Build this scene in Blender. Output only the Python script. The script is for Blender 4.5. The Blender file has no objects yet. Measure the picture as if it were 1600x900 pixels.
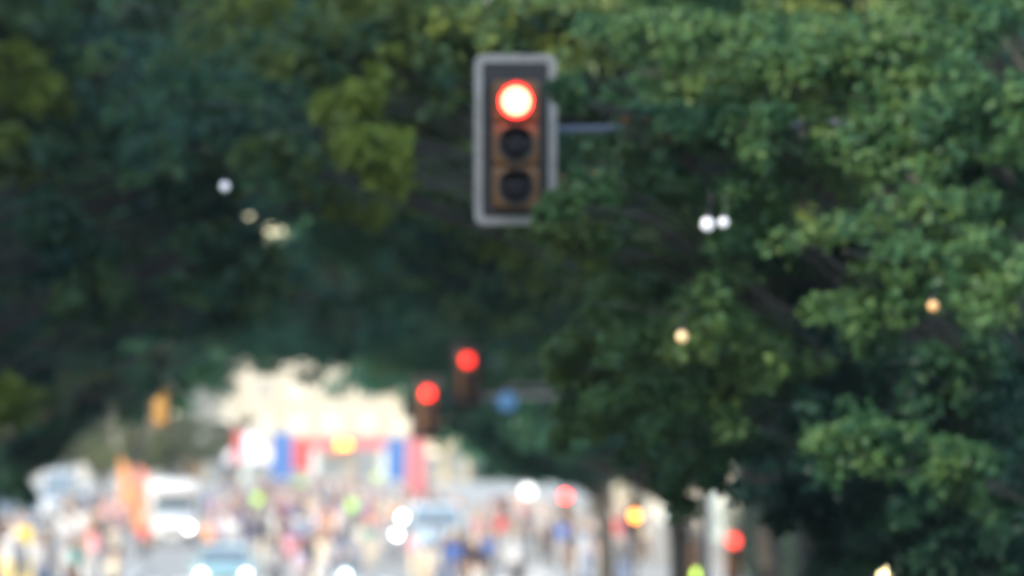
import bpy, bmesh, math, random
import numpy as np
from mathutils import Vector, Matrix

# ------------------------------------------------------------------ camera, sky, sun, exposure
scene = bpy.context.scene
COL = scene.collection
FPX = 1600 * 300 / 36.0            # focal length in photo pixels (300 mm lens)
VPX, VPY, CAMH = 540.0, 683.0, 4.5  # where the street runs to, and the camera height
FOCUS, FSTOP = 33.0, 3.65

cam_data = bpy.data.cameras.new('camera')
cam = bpy.data.objects.new('camera', cam_data)
COL.objects.link(cam)
cam_data.lens = 300.0
cam_data.sensor_width = 36.0
cam_data.clip_start = 1.0
cam_data.clip_end = 9000.0
cam.location = (0, 0, CAMH)
cam.rotation_euler = (math.pi / 2 + math.atan((VPY - 450) / FPX), 0, -math.atan((800 - VPX) / FPX))
cam_data.dof.use_dof = True
cam_data.dof.focus_distance = FOCUS
cam_data.dof.aperture_fstop = FSTOP
scene.camera = cam

SUN_EL, SUN_AZ = math.radians(28), math.radians(232)   # azimuth clockwise from +Y
world = bpy.data.worlds.new('World')
scene.world = world
world.use_nodes = True
wn = world.node_tree.nodes
sky = wn.new('ShaderNodeTexSky')
sky.sky_type = 'NISHITA'
sky.sun_disc = False
sky.sun_elevation = SUN_EL
sky.sun_rotation = SUN_AZ
sky.air_density = 1.2
sky.dust_density = 0.8
world.node_tree.links.new(sky.outputs[0], wn['Background'].inputs['Color'])
wn['Background'].inputs['Strength'].default_value = 0.15

sun_data = bpy.data.lights.new('sun', 'SUN')
sun_data.energy = 2.0
sun_data.angle = math.radians(0.6)
sun_data.color = (1.0, 0.90, 0.74)
sun = bpy.data.objects.new('sun', sun_data)
COL.objects.link(sun)
sd = Vector((math.sin(SUN_AZ) * math.cos(SUN_EL), math.cos(SUN_AZ) * math.cos(SUN_EL), math.sin(SUN_EL)))
sun.rotation_euler = sd.to_track_quat('Z', 'Y').to_euler()

EXPOSURE = 2.0
scene.view_settings.view_transform = 'Standard'
scene.view_settings.look = 'None'
scene.view_settings.exposure = EXPOSURE
scene.view_settings.gamma = 1.0
scene.view_settings.use_curve_mapping = False
scene.cycles.use_denoising = True
scene.cycles.use_adaptive_sampling = False
scene.cycles.max_bounces = 6
scene.cycles.diffuse_bounces = 2
scene.cycles.transmission_bounces = 4
scene.cycles.volume_bounces = 0
scene.cycles.caustics_reflective = False
scene.cycles.caustics_refractive = False

R = random.Random(11)
NR = np.random.default_rng(7)


def at(px, py, y):
    return Vector(((px - VPX) / FPX * y, y, CAMH - (py - VPY) / FPX * y))


def ys(s):
    """distance at which one metre shows as s photo pixels"""
    return FPX / s


# ------------------------------------------------------------------ materials
MATS = {}


def mat(name, col, rough=0.6, metal=0.0, vary=0.12, scale=3.0, bump=0.0, spec=0.4):
    if name in MATS:
        return MATS[name]
    m = bpy.data.materials.new(name)
    m.use_nodes = True
    nt = m.node_tree
    b = nt.nodes['Principled BSDF']
    b.inputs['Roughness'].default_value = rough
    b.inputs['Metallic'].default_value = metal
    b.inputs['Specular IOR Level'].default_value = spec
    tc = nt.nodes.new('ShaderNodeTexCoord')
    nz = nt.nodes.new('ShaderNodeTexNoise')
    nz.inputs['Scale'].default_value = scale
    nz.inputs['Detail'].default_value = 5
    nt.links.new(tc.outputs['Object'], nz.inputs['Vector'])
    rp = nt.nodes.new('ShaderNodeValToRGB')
    rp.color_ramp.elements[0].position = 0.3
    rp.color_ramp.elements[1].position = 0.7
    rp.color_ramp.elements[0].color = (*[c * (1 - vary) for c in col], 1)
    rp.color_ramp.elements[1].color = (*[min(1, c * (1 + vary)) for c in col], 1)
    nt.links.new(nz.outputs['Fac'], rp.inputs['Fac'])
    nt.links.new(rp.outputs['Color'], b.inputs['Base Color'])
    if bump:
        bp = nt.nodes.new('ShaderNodeBump')
        bp.inputs['Strength'].default_value = bump
        nt.links.new(nz.outputs['Fac'], bp.inputs['Height'])
        nt.links.new(bp.outputs['Normal'], b.inputs['Normal'])
    MATS[name] = m
    return m


def glow(name, col, strength):
    """a lamp that is switched on"""
    if name in MATS:
        return MATS[name]
    m = bpy.data.materials.new(name)
    m.use_nodes = True
    b = m.node_tree.nodes['Principled BSDF']
    b.inputs['Base Color'].default_value = (*[min(1, c) * 0.5 for c in col], 1)
    b.inputs['Roughness'].default_value = 0.25
    b.inputs['Emission Color'].default_value = (*col, 1)
    b.inputs['Emission Strength'].default_value = strength
    if 'main' not in name and 'core' not in name:
        m.cycles.emission_sampling = 'NONE'
    MATS[name] = m
    return m


def glass(name, col, rough=0.06):
    if name in MATS:
        return MATS[name]
    m = mat(name, col, rough, 0.0, 0.1, 1.5, 0, 0.9)
    m.node_tree.nodes['Principled BSDF'].inputs['Coat Weight'].default_value = 0.6
    return m


def paint(name, col, rough=0.3):
    m = mat(name, col, rough, 0.0, 0.05, 2.0, 0, 0.5)
    m.node_tree.nodes['Principled BSDF'].inputs['Coat Weight'].default_value = 0.5
    return m


def leaf_mat(name, cols, trans=0.38, sat=1.0):
    m = bpy.data.materials.new(name)
    m.use_nodes = True
    nt = m.node_tree
    b = nt.nodes['Principled BSDF']
    b.inputs['Roughness'].default_value = 0.5
    b.inputs['Specular IOR Level'].default_value = 0.3
    a = nt.nodes.new('ShaderNodeAttribute')
    a.attribute_name = 'leafvar'
    rp = nt.nodes.new('ShaderNodeValToRGB')
    els = rp.color_ramp.elements
    n = len(cols)
    for i, c in enumerate(cols):
        e = els[i] if i < 2 else els.new(i / (n - 1))
        e.position = i / (n - 1)
        e.color = (*c, 1)
    nt.links.new(a.outputs['Fac'], rp.inputs['Fac'])
    nt.links.new(rp.outputs['Color'], b.inputs['Base Color'])
    t = nt.nodes.new('ShaderNodeBsdfTranslucent')
    hs = nt.nodes.new('ShaderNodeHueSaturation')
    hs.inputs['Value'].default_value = 1.25
    hs.inputs['Hue'].default_value = 0.485
    nt.links.new(rp.outputs['Color'], hs.inputs['Color'])
    nt.links.new(hs.outputs['Color'], t.inputs['Color'])
    mx = nt.nodes.new('ShaderNodeMixShader')
    mx.inputs[0].default_value = trans
    nt.links.new(b.outputs[0], mx.inputs[1])
    nt.links.new(t.outputs[0], mx.inputs[2])
    nt.links.new(mx.outputs[0], nt.nodes['Material Output'].inputs['Surface'])
    MATS[name] = m
    return m


# ------------------------------------------------------------------ mesh collector
class MB:
    def __init__(self):
        self.v, self.f, self.mi, self.cur = [], [], [], 0

    def add(self, verts, faces, mi=None):
        o = len(self.v)
        self.v += [tuple(p) for p in verts]
        for f in faces:
            self.f.append(tuple(i + o for i in f))
            self.mi.append(self.cur if mi is None else mi)
        return self

    def box(self, c, s, rz=0.0, ch=0.0):
        x, y, z = [k / 2 for k in s]
        if ch <= 0:
            vs = [Vector((a * x, b * y, d * z)) for d in (-1, 1) for a, b in ((-1, -1), (1, -1), (1, 1), (-1, 1))]
            fs = [(3, 2, 1, 0), (4, 5, 6, 7), (0, 1, 5, 4), (1, 2, 6, 5), (2, 3, 7, 6), (3, 0, 4, 7)]
        else:
            bm = bmesh.new()
            bmesh.ops.create_cube(bm, size=1.0)
            for v in bm.verts:
                v.co = Vector((v.co.x * s[0], v.co.y * s[1], v.co.z * s[2]))
            bmesh.ops.bevel(bm, geom=list(bm.edges), offset=ch, segments=2, affect='EDGES', profile=0.5)
            bm.verts.index_update()
            vs = [v.co.copy() for v in bm.verts]
            fs = [[v.index for v in f.verts] for f in bm.faces]
            bm.free()
        m = Matrix.Rotation(rz, 3, 'Z')
        return self.add([m @ p + Vector(c) for p in vs], fs)

    def tube(self, pts, rad, n=8, cap=True):
        pts = [Vector(p) for p in pts]
        if not isinstance(rad, (list, tuple)):
            rad = [rad] * len(pts)
        vs, fs = [], []
        up = Vector((0.13, 0.21, 0.97))
        for i, p in enumerate(pts):
            d = (pts[min(i + 1, len(pts) - 1)] - pts[max(i - 1, 0)]).normalized()
            a = d.cross(up)
            if a.length < 0.05:
                a = d.cross(Vector((1, 0.1, 0)))
            a.normalize()
            b = d.cross(a)
            for k in range(n):
                t = 2 * math.pi * k / n
                vs.append(p + (a * math.cos(t) + b * math.sin(t)) * rad[i])
        for i in range(len(pts) - 1):
            for k in range(n):
                j = (k + 1) % n
                fs.append((i * n + k, i * n + j, (i + 1) * n + j, (i + 1) * n + k))
        if cap:
            fs.append(tuple(range(n - 1, -1, -1)))
            fs.append(tuple((len(pts) - 1) * n + k for k in range(n)))
        return self.add(vs, fs)

    def lathe(self, prof, c, axis='Z', n=20, a0=0.0, a1=2 * math.pi):
        """prof: list of (r, h) along the axis"""
        full = abs(a1 - a0 - 2 * math.pi) < 1e-6
        m = n if full else n + 1
        vs, fs = [], []
        for r, h in prof:
            for k in range(m):
                t = a0 + (a1 - a0) * k / n
                x, y = r * math.cos(t), r * math.sin(t)
                p = {'Z': (x, y, h), 'Y': (x, h, y), 'X': (h, x, y)}[axis]
                vs.append(Vector(p) + Vector(c))
        for i in range(len(prof) - 1):
            for k in range(n):
                j = (k + 1) % m
                fs.append((i * m + k, i * m + j, (i + 1) * m + j, (i + 1) * m + k))
        return self.add(vs, fs)

    def loft(self, rings, cap=True):
        n = len(rings[0])
        vs = [p for r in rings for p in r]
        fs = []
        for i in range(len(rings) - 1):
            for k in range(n):
                j = (k + 1) % n
                fs.append((i * n + k, i * n + j, (i + 1) * n + j, (i + 1) * n + k))
        if cap:
            fs.append(tuple(range(n - 1, -1, -1)))
            fs.append(tuple((len(rings) - 1) * n + k for k in range(n)))
        return self.add(vs, fs)

    def panel(self, q, inset=0.0, out=0.006, thick=0.02):
        """a thin slab on the quad q (4 corners), standing proud by out"""
        q = [Vector(p) for p in q]
        c = sum(q, Vector()) / 4
        nrm = (q[1] - q[0]).cross(q[3] - q[0]).normalized()
        q = [p + (c - p) * inset for p in q]
        f = [p + nrm * out for p in q]
        b = [p - nrm * (thick - out) for p in q]
        return self.add(f + b, [(0, 1, 2, 3), (7, 6, 5, 4), (0, 4, 5, 1), (1, 5, 6, 2), (2, 6, 7, 3), (3, 7, 4, 0)])

    def mesh(self, name, mats, smooth=False):
        me = bpy.data.meshes.new(name)
        me.from_pydata(self.v, [], self.f)
        for m in (mats if isinstance(mats, (list, tuple)) else [mats]):
            me.materials.append(m)
        if any(self.mi):
            me.polygons.foreach_set('material_index', self.mi)
        bm = bmesh.new()
        bm.from_mesh(me)
        bmesh.ops.recalc_face_normals(bm, faces=bm.faces)
        bm.to_mesh(me)
        bm.free()
        if smooth:
            me.polygons.foreach_set('use_smooth', [True] * len(me.polygons))
            try:
                me.set_sharp_from_angle(angle=math.radians(40))
            except Exception:
                pass
        return me

    def build(self, name, mats, parent=None, smooth=False, loc=(0, 0, 0), rz=0.0):
        return link(name, self.mesh(name, mats, smooth), parent, loc, rz)


def link(name, data, parent=None, loc=(0, 0, 0), rz=0.0):
    o = bpy.data.objects.new(name, data)
    COL.objects.link(o)
    o.parent = parent
    o.location = loc
    o.rotation_euler = (0, 0, rz)
    return o


def tag(o, label=None, cat=None, group=None, kind=None):
    if label:
        o['label'] = label
    if cat:
        o['category'] = cat
    if group:
        o['group'] = group
    if kind:
        o['kind'] = kind
    return o


def thing(name, label, cat, loc=(0, 0, 0), rz=0.0, group=None):
    o = link(name, None, None, loc, rz)
    o.empty_display_size = 0.2
    return tag(o, label, cat, group)


CHILD = {}


def copy_tree(o, parent=None):
    c = o.copy()
    COL.objects.link(c)
    c.parent = parent
    for ch in o.children:
        copy_tree(ch, c)
    return c


# ------------------------------------------------------------------ setting
M_asph = mat('asphalt_pale', (0.21, 0.197, 0.175), 0.75, 0, 0.18, 0.35, 0.05)
M_pave = mat('stone_paving', (0.24, 0.23, 0.205), 0.8, 0, 0.15, 0.5, 0.05)
M_kerb = mat('granite_kerb', (0.36, 0.35, 0.33), 0.7, 0, 0.2, 2.0)
M_ground = mat('far_ground', (0.20, 0.19, 0.16), 0.9, 0, 0.2, 0.05)
M_line = mat('road_paint', (0.75, 0.74, 0.70), 0.6, 0, 0.15, 1.0)

g = MB()
g.add([(-4000, -200, -0.012), (4000, -200, -0.012), (4000, 7000, -0.012), (-4000, 7000, -0.012)], [(0, 1, 2, 3)])
tag(g.build('ground', M_ground), kind='structure')
g = MB()
g.add([(-19, -60, 0), (11, -60, 0), (11, 835, 0), (-19, 835, 0)], [(0, 1, 2, 3)])
road = tag(g.build('road', M_asph), kind='structure')


def gz(x, y):
    if x > 6.45:
        return 0.13
    return 0.13 if x < (-6.8 if y < 285 else -17.3 if y > 310 else -6.8 - 10.5 * (y - 285) / 25) else 0.0


def slab(name, poly, z0, z1, m):
    n = len(poly)
    b = MB()
    b.add([(x, y, z0) for x, y in poly] + [(x, y, z1) for x, y in poly],
          [tuple(range(n - 1, -1, -1)), tuple(range(n, 2 * n))] +
          [(i, (i + 1) % n, n + (i + 1) % n, n + i) for i in range(n)])
    return b.build(name, m)


pl = tag(slab('pavement_left', [(-6.8, -60), (-6.8, 285), (-17.3, 310), (-17.3, 830), (-60, 830), (-60, -60)], -0.01, 0.13, M_pave), kind='structure')
pr = tag(slab('pavement_right', [(6.45, -60), (60, -60), (60, 830), (6.45, 830)], -0.01, 0.13, M_pave), kind='structure')
slab('kerb', [(-6.5, -60), (-6.5, 284.9), (-17.0, 309.9), (-17.0, 829), (-17.298, 829), (-17.298, 310.1), (-6.798, 285.1), (-6.798, -60)], 0.002, 0.136, M_kerb).parent = pl
slab('kerb', [(6.15, -60), (6.448, -60), (6.448, 829), (6.15, 829)], 0.002, 0.136, M_kerb).parent = pr
dash = MB().add([(-0.07, 0, 0.004), (0.07, 0, 0.004), (0.07, 3.5, 0.004), (-0.07, 3.5, 0.004)], [(0, 1, 2, 3)]).mesh('lane_marking', M_line)
for lx in (-3.3, 0.0, 3.1):
    for k in range(28):
        link('lane_marking', dash, road, (lx, 205 + k * 9.0, 0))
for k in range(14):
    link('crossing_bar', MB().add([(0, 0, 0.004), (0.5, 0, 0.004), (0.5, 4, 0.004), (0, 4, 0.004)], [(0, 1, 2, 3)]).mesh('crossing_bar', M_line) if k == 0 else bpy.data.meshes['crossing_bar'], road, (-6.2 + k * 0.9, 262, 0))

# ------------------------------------------------------------------ buildings
M_glass = glass('window_glass', (0.16, 0.18, 0.19))
M_blind = mat('cream_blind', (0.58, 0.53, 0.44), 0.7)
M_frame = mat('window_frame_paint', (0.62, 0.58, 0.50), 0.5)
M_wood = mat('ochre_door', (0.42, 0.22, 0.06), 0.5, 0, 0.2, 4)
M_dark = mat('dark_metal', (0.05, 0.05, 0.055), 0.5)
WIN = {}


def window(parent, loc, rz, w, h, pane_m):
    """window as a part: recessed pane under a frame with a sill, facing local -Y"""
    k = (round(w, 2), round(h, 2), pane_m.name)
    if k not in WIN:
        f = MB()
        t = 0.09
        f.box((0, -0.02, h - t / 2), (w, 0.16, t))
        f.box((0, -0.02, t / 2), (w, 0.16, t))
        for sx in (-1, 1):
            f.box((sx * (w / 2 - t / 2), -0.021, h / 2), (t, 0.158, h - 2 * t - 0.004))
        f.box((0, -0.02, h / 2), (0.06, 0.12, h - 2 * t - 0.004))
        p = MB().box((0, 0.02, h / 2), (w - 2 * t, 0.03, h - 2 * t))
        s = MB().box((0, -0.10, -0.055), (w + 0.24, 0.26, 0.1))
        WIN[k] = (f.mesh('window', M_frame), p.mesh('pane', pane_m), s.mesh('sill', M_frame))
    a, b, c = WIN[k]
    o = link('window', a, parent, loc, rz)
    link('pane', b, o)
    link('sill', c, o)
    return o


def building(name, label, x0, x1, y0, y1, h, wall_m, face, storey=3.4, bay=3.2, ground_h=4.2, shop=True, win=(1.25, 1.9), blinds=0.5, upto=99):
    """face: '-Y' front towards camera, '+X' or '-X' front along the street"""
    cx, cy = (x0 + x1) / 2, (y0 + y1) / 2
    t = thing(name, label, 'building', (cx, cy, 0.0))
    w, d = x1 - x0, y1 - y0
    MB().box((0, 0, h / 2 - 0.05), (w, d, h)).build('wall', wall_m, t)
    roof = MB().box((0, 0, h + 0.15), (w + 0.9, d + 0.9, 0.36)).build('roof', mat('roof_stone', (0.36, 0.31, 0.25), 0.8), t)
    MB().box((w * 0.2, 0, h + 1.0), (1.2, 1.2, 1.4)).build('chimney', wall_m, roof)
    L = w if face == '-Y' else d
    rz = {'-Y': 0, '+X': math.pi / 2, '-X': -math.pi / 2}[face]

    def place(u, z, off):
        if face == '-Y':
            return (u, -d / 2 + off, z)
        if face == '+X':
            return (w / 2 - off, u, z)
        return (-w / 2 + off, u, z)
    n = int(L // bay)
    st = int((h - ground_h) // storey)
    rr = random.Random(name + label)
    for s in range(min(st, upto)):
        z = ground_h + s * storey + 0.8
        for k in range(n):
            u = -L / 2 + (k + 0.5) * L / n
            window(t, place(u, z, -0.02), rz, win[0], win[1], M_blind if rr.random() < blinds else M_glass)
    mk = mat('cornice_stone', (0.55, 0.50, 0.42), 0.7)
    for z in [ground_h] + [ground_h + st * storey - 0.05]:
        b = MB()
        b.box((0, 0, 0), (L + 0.1, 0.24, 0.35))
        b.build('cornice', mk, t, False, place(0, z + 0.1, -0.1), rz)
    if shop:
        ms = [mk, mat('brown_pillar', (0.30, 0.24, 0.18), 0.7), wall_m, mat('pale_pillar', (0.45, 0.52, 0.52), 0.6)]
        pil = [MB().box((0, 0, ground_h / 2), (0.7, 0.35, ground_h - 0.1)).mesh('pillar', m) for m in ms]
        sp = MB().box((0, 0, 1.7), (bay - 0.9, 0.06, 3.0)).mesh('shop_window', M_glass)
        dr = MB().box((0, 0, 1.35), (bay - 1.1, 0.08, 2.5)).mesh('door', M_wood)
        hd = MB().box((0.5, -0.07, 1.2), (0.05, 0.06, 0.4)).mesh('handle', M_dark)
        aw = MB()
        aw.add([(-bay / 2 + 0.45, 0, 3.5), (bay / 2 - 0.45, 0, 3.5), (bay / 2 - 0.45, -1.1, 2.9), (-bay / 2 + 0.45, -1.1, 2.9),
                (-bay / 2 + 0.45, 0, 3.44), (bay / 2 - 0.45, 0, 3.44), (bay / 2 - 0.45, -1.1, 2.7), (-bay / 2 + 0.45, -1.1, 2.7)],
               [(0, 1, 2, 3), (7, 6, 5, 4), (3, 2, 6, 7), (0, 3, 7, 4), (1, 5, 6, 2), (0, 4, 5, 1)])
        awm = [aw.mesh('awning', mat(nm, c, 0.8)) for nm, c in (('awning_orange', (0.55, 0.22, 0.06)), ('awning_cream', (0.62, 0.55, 0.42)), ('awning_brown', (0.30, 0.16, 0.09)))]
        for k in range(n + 1):
            u = -L / 2 + k * L / n
            if k not in (0, n):
                link('pillar', rr.choice(pil), t, place(u, 0, -0.12), rz)
            if k < n:
                uu = u + L / n / 2
                if rr.random() < 0.3:
                    dd = link('door', dr, t, place(uu, 0.1, -0.03), rz)
                    link('handle', hd, dd)
                else:
                    link('shop_window', sp, t, place(uu, 0.1, -0.02), rz)
                    if rr.random() < 0.45:
                        link('awning', rr.choice(awm), t, place(uu, 0, 0), rz)
    return t


W_cream = mat('cream_render', (0.37, 0.325, 0.25), 0.8, 0, 0.08, 0.3)
W_sunlit = mat('sunlit_yellow_render', (0.40, 0.32, 0.18), 0.8, 0, 0.08, 0.3)  # yellow tone imitates sun on a stretch of the cream building
W_beige = mat('beige_stone', (0.38, 0.34, 0.28), 0.8, 0, 0.12, 0.3)
W_grey = mat('grey_stone', (0.40, 0.38, 0.35), 0.8, 0, 0.12, 0.3)
building('apartment_building', 'pale cream apartment building closing off the far end of the street', -17, 7.4, 850, 866, 21, W_cream, '-Y', blinds=0.8)
building('apartment_building', 'yellowish rendered house front beside the cream building at the street end', 7.6, 12.2, 846, 864, 17, W_sunlit, '-Y', bay=2.2, win=(1.0, 1.8), blinds=0.8)  # made-up separate front, coloured as the sunlit part of its neighbour
building('apartment_building', 'grey beige stone block right of the yellowish house at the street end', 12.4, 34, 852, 868, 20, W_beige, '-Y')
building('apartment_building', 'beige terrace with shop awnings along the far left pavement', -42, -30, 470, 640, 9.5, W_cream, '+X', bay=5.0, upto=3)
building('apartment_building', 'grey stone terrace further up the left pavement behind small trees', -44, -18.6, 845, 870, 16, W_grey, '-Y', upto=3)
building('apartment_building', 'brown and grey shop terrace behind the trees on the right', 16, 28, 285, 400, 17, W_beige, '-X', bay=4.5, upto=3)
building('apartment_building', 'pale shop terrace beyond the red post signals on the right', 16.4, 28, 401, 560, 19, W_cream, '-X', bay=4.5, upto=3)

for lab, y0, y1, hh in (('tall grey block on the left pavement nearest the camera', -55, 30, 31), ('low cream house on the left pavement between taller blocks', 30.3, 46, 17),  # unseen blocks added to shade the trees, heights shaped for the sun
                        ('tall grey block next to the low cream house on the left', 46.3, 96, 23), ('tall beige block on the left pavement behind the kerb trees', 96.3, 132, 23.5)):
    building('apartment_building', lab, -38, -22, y0, y1, hh, {'g': W_grey, 'l': W_cream, 't': W_beige}[lab[0] if 'grey' not in lab else 'g'], '+X', bay=8.0, win=(1.6, 2.1))

# ------------------------------------------------------------------ trees
M_bark = mat('bark', (0.052, 0.046, 0.038), 0.9, 0, 0.35, 6.0, 0.4)
LEAF_R = leaf_mat('leaf_right', [(0.014, 0.050, 0.036), (0.036, 0.105, 0.045), (0.08, 0.155, 0.045), (0.15, 0.21, 0.05)])  # ramp runs from teal shade tones to sunlit yellow green
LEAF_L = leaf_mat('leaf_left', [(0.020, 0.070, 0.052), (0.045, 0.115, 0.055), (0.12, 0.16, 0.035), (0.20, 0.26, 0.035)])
LEAF_F = leaf_mat('leaf_far', [(0.03, 0.115, 0.08), (0.055, 0.17, 0.10), (0.08, 0.20, 0.095), (0.12, 0.21, 0.07)])  # paler teal carries the haze and light of distant crowns
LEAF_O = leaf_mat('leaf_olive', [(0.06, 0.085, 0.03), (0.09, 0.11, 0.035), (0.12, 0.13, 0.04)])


def leaves_mesh(name, clumps, n_per, size, material, up=0.55):
    """clumps: (k,5) array x,y,z,radius,shade -> many folded leaf-sized faces"""
    k = len(clumps)
    N = k * n_per
    c = np.repeat(clumps[:, :3], n_per, 0)
    rad = np.repeat(clumps[:, 3], n_per)
    shade = np.repeat(clumps[:, 4], n_per)
    off = NR.normal(size=(N, 3))
    off /= np.linalg.norm(off, axis=1, keepdims=True)
    rr = NR.random(N) ** 0.5
    off = off * (rr * rad)[:, None] * np.array([1, 1, 0.62])
    p = c + off
    nrm = off / (np.linalg.norm(off, axis=1, keepdims=True) + 1e-6) * 0.55 + NR.normal(size=(N, 3)) * 0.42
    nrm[:, 2] += up
    nrm /= np.linalg.norm(nrm, axis=1, keepdims=True)
    t = NR.normal(size=(N, 3))
    t -= nrm * (t * nrm).sum(1)[:, None]
    t /= np.linalg.norm(t, axis=1, keepdims=True)
    b = np.cross(nrm, t)
    L = (size * (0.7 + 0.6 * NR.random(N)))[:, None]
    W = L * 0.36
    v = np.stack([p, p + t * L * 0.55 + b * W + nrm * L * 0.08, p + t * L - nrm * L * 0.12, p + t * L * 0.55 - b * W + nrm * L * 0.08], 1).reshape(-1, 3)
    me = bpy.data.meshes.new(name)
    me.vertices.add(N * 4)
    me.vertices.foreach_set('co', v.astype(np.float32).ravel())
    me.loops.add(N * 4)
    me.loops.foreach_set('vertex_index', np.arange(N * 4, dtype=np.int32))
    me.polygons.add(N)
    me.polygons.foreach_set('loop_start', np.arange(0, N * 4, 4, dtype=np.int32))
    a = me.attributes.new('leafvar', 'FLOAT', 'FACE')
    a.data.foreach_set('value', np.clip(shade + NR.normal(size=N) * 0.07, 0, 1).astype(np.float32))
    me.materials.append(material)
    me.update()
    me.validate()
    return me


def crown_parts(seed, material, trunk_x, center, radii, n_bough, clumps_per, leaves_per, leaf, zb, zk, zq=0.0, xmax=99, extra=(), trunk_h=3.4, trunk_r=0.24, bough_r=(1.1, 1.9), top_shade=0.45, base_shade=None, cap=99.0, limb_r=0.6, floor=2.7):
    """tree in local coordinates, +x towards the road centre (trunk_x metres away).
    returns (trunk mesh, limb mesh list, crown mesh)"""
    rr = random.Random(seed)
    rng = np.random.default_rng(seed)

    def under(x):
        d = max(0.0, trunk_x - x)          # distance from the road centre
        return max(floor, min(cap, zb - zk * d - zq * d * d))
    boughs = []
    while len(boughs) < n_bough:
        d = Vector((rr.gauss(0, 1), rr.gauss(0, 1), rr.gauss(0, 1))).normalized() * (rr.random() ** 0.4)
        p = Vector((center[0] + d.x * radii[0], center[1] + d.y * radii[1], center[2] + d.z * radii[2]))
        br = rr.uniform(*bough_r)
        if p.x + br * 0.9 > xmax:
            continue
        lo = under(p.x) + br * 0.45
        if p.z < lo:
            if p.z < lo - 2.2:
                continue
            p.z = lo
        boughs.append((p, br))
    given = [e[4] for e in extra]
    boughs += [(Vector(e[:3]), e[3]) for e in extra]
    cl = []
    for bi, (p, br) in enumerate(boughs):
        ns = 9                                                     # sprays of leaves fanning out of the bough
        dr = rng.normal(size=(ns, 3)) + np.array([0, 0, 0.30])
        dr /= np.linalg.norm(dr, axis=1, keepdims=True)
        dr *= (br * rng.uniform(0.55, 1.25, ns))[:, None] * np.array([1, 1, 0.72])
        pick = rng.integers(0, ns, clumps_per)
        u = rng.uniform(0.12, 1.0, clumps_per) ** 0.8
        q = dr[pick] * u[:, None] + rng.normal(size=(clumps_per, 3)) * br * 0.10
        q[:, 2] -= 0.14 * br * u * u
        spray_tone = rng.normal(size=ns)[pick] * 0.07
        q += np.array(p)
        if bi < n_bough:
            q[:, 2] = np.maximum(q[:, 2], [under(a) + 0.15 for a in q[:, 0]])
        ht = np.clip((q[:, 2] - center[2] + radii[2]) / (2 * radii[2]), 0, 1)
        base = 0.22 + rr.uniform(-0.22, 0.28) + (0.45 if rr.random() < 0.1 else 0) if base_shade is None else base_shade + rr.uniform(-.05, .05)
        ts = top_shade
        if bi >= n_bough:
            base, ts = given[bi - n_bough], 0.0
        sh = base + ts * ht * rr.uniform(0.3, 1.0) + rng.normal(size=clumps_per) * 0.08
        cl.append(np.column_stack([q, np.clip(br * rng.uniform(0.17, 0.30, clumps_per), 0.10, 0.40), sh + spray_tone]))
    crown = leaves_mesh('crown', np.vstack(cl), leaves_per, leaf, material)
    tr = MB()
    lean = rr.uniform(-0.2, 0.4)
    pts = [(0, 0, -0.1), (0.02, 0, 0.35), (lean * 0.3, 0.05, trunk_h * 0.55), (lean, 0.1, trunk_h), (lean + 0.3, 0.0, trunk_h + 2.2), (lean + 0.5, 0.1, center[2] + 0.5), (lean + 0.5, 0.2, center[2] + radii[2] * 0.6)]
    tr.tube(pts, [trunk_r * 1.5, trunk_r * 1.1, trunk_r, trunk_r * 0.95, trunk_r * 0.75, trunk_r * 0.45, 0.04], 10)
    trunk = tr.mesh('trunk', M_bark, True)
    limbs = []
    order = list(range(len(boughs)))
    grp = len(order)
    for k in range(0, len(order), grp):
        mb = MB()
        for i in order[k:k + grp]:
            p, br = boughs[i]
            z0 = min(max(trunk_h - 0.6, p.z - 3.2), center[2] + radii[2] * 0.4)
            s = Vector((lean + 0.1, 0.05, z0))
            mid = s.lerp(p, 0.5) + Vector((rr.uniform(-0.4, 0.4), rr.uniform(-0.4, 0.4), rr.uniform(0.2, 1.0)))
            cv = [s * (1 - t) ** 2 + mid * 2 * t * (1 - t) + p * t * t for t in (0, 0.25, 0.5, 0.75, 1)]
            mb.tube(cv, [k_ * limb_r for k_ in (0.10, 0.075, 0.055, 0.035, 0.018)], 6)
            for j in range(4):
                e = p + Vector((rr.gauss(0, br * 0.5), rr.gauss(0, br * 0.5), rr.gauss(0, br * 0.2)))
                mb.tube([cv[3], cv[3].lerp(e, 0.5) + Vector((0, 0, 0.15)), e], [0.04 * limb_r, 0.025 * limb_r, 0.01], 5)
        limbs.append(mb.mesh('branchwork', M_bark, True))
    return trunk, limbs, crown


def plant_tree(parts, label, x, y, rz, scale=1.0, name='street_tree', group=None, cat='tree'):
    t = thing(name, label, cat, (x, y, gz(x, y)), rz, group)
    t.scale = (scale, scale, scale)
    link('trunk', parts[0], t)
    for l in parts[1]:
        tag(link('branchwork', l, t), kind='stuff')
    link('crown', parts[2], t)
    return t


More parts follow.
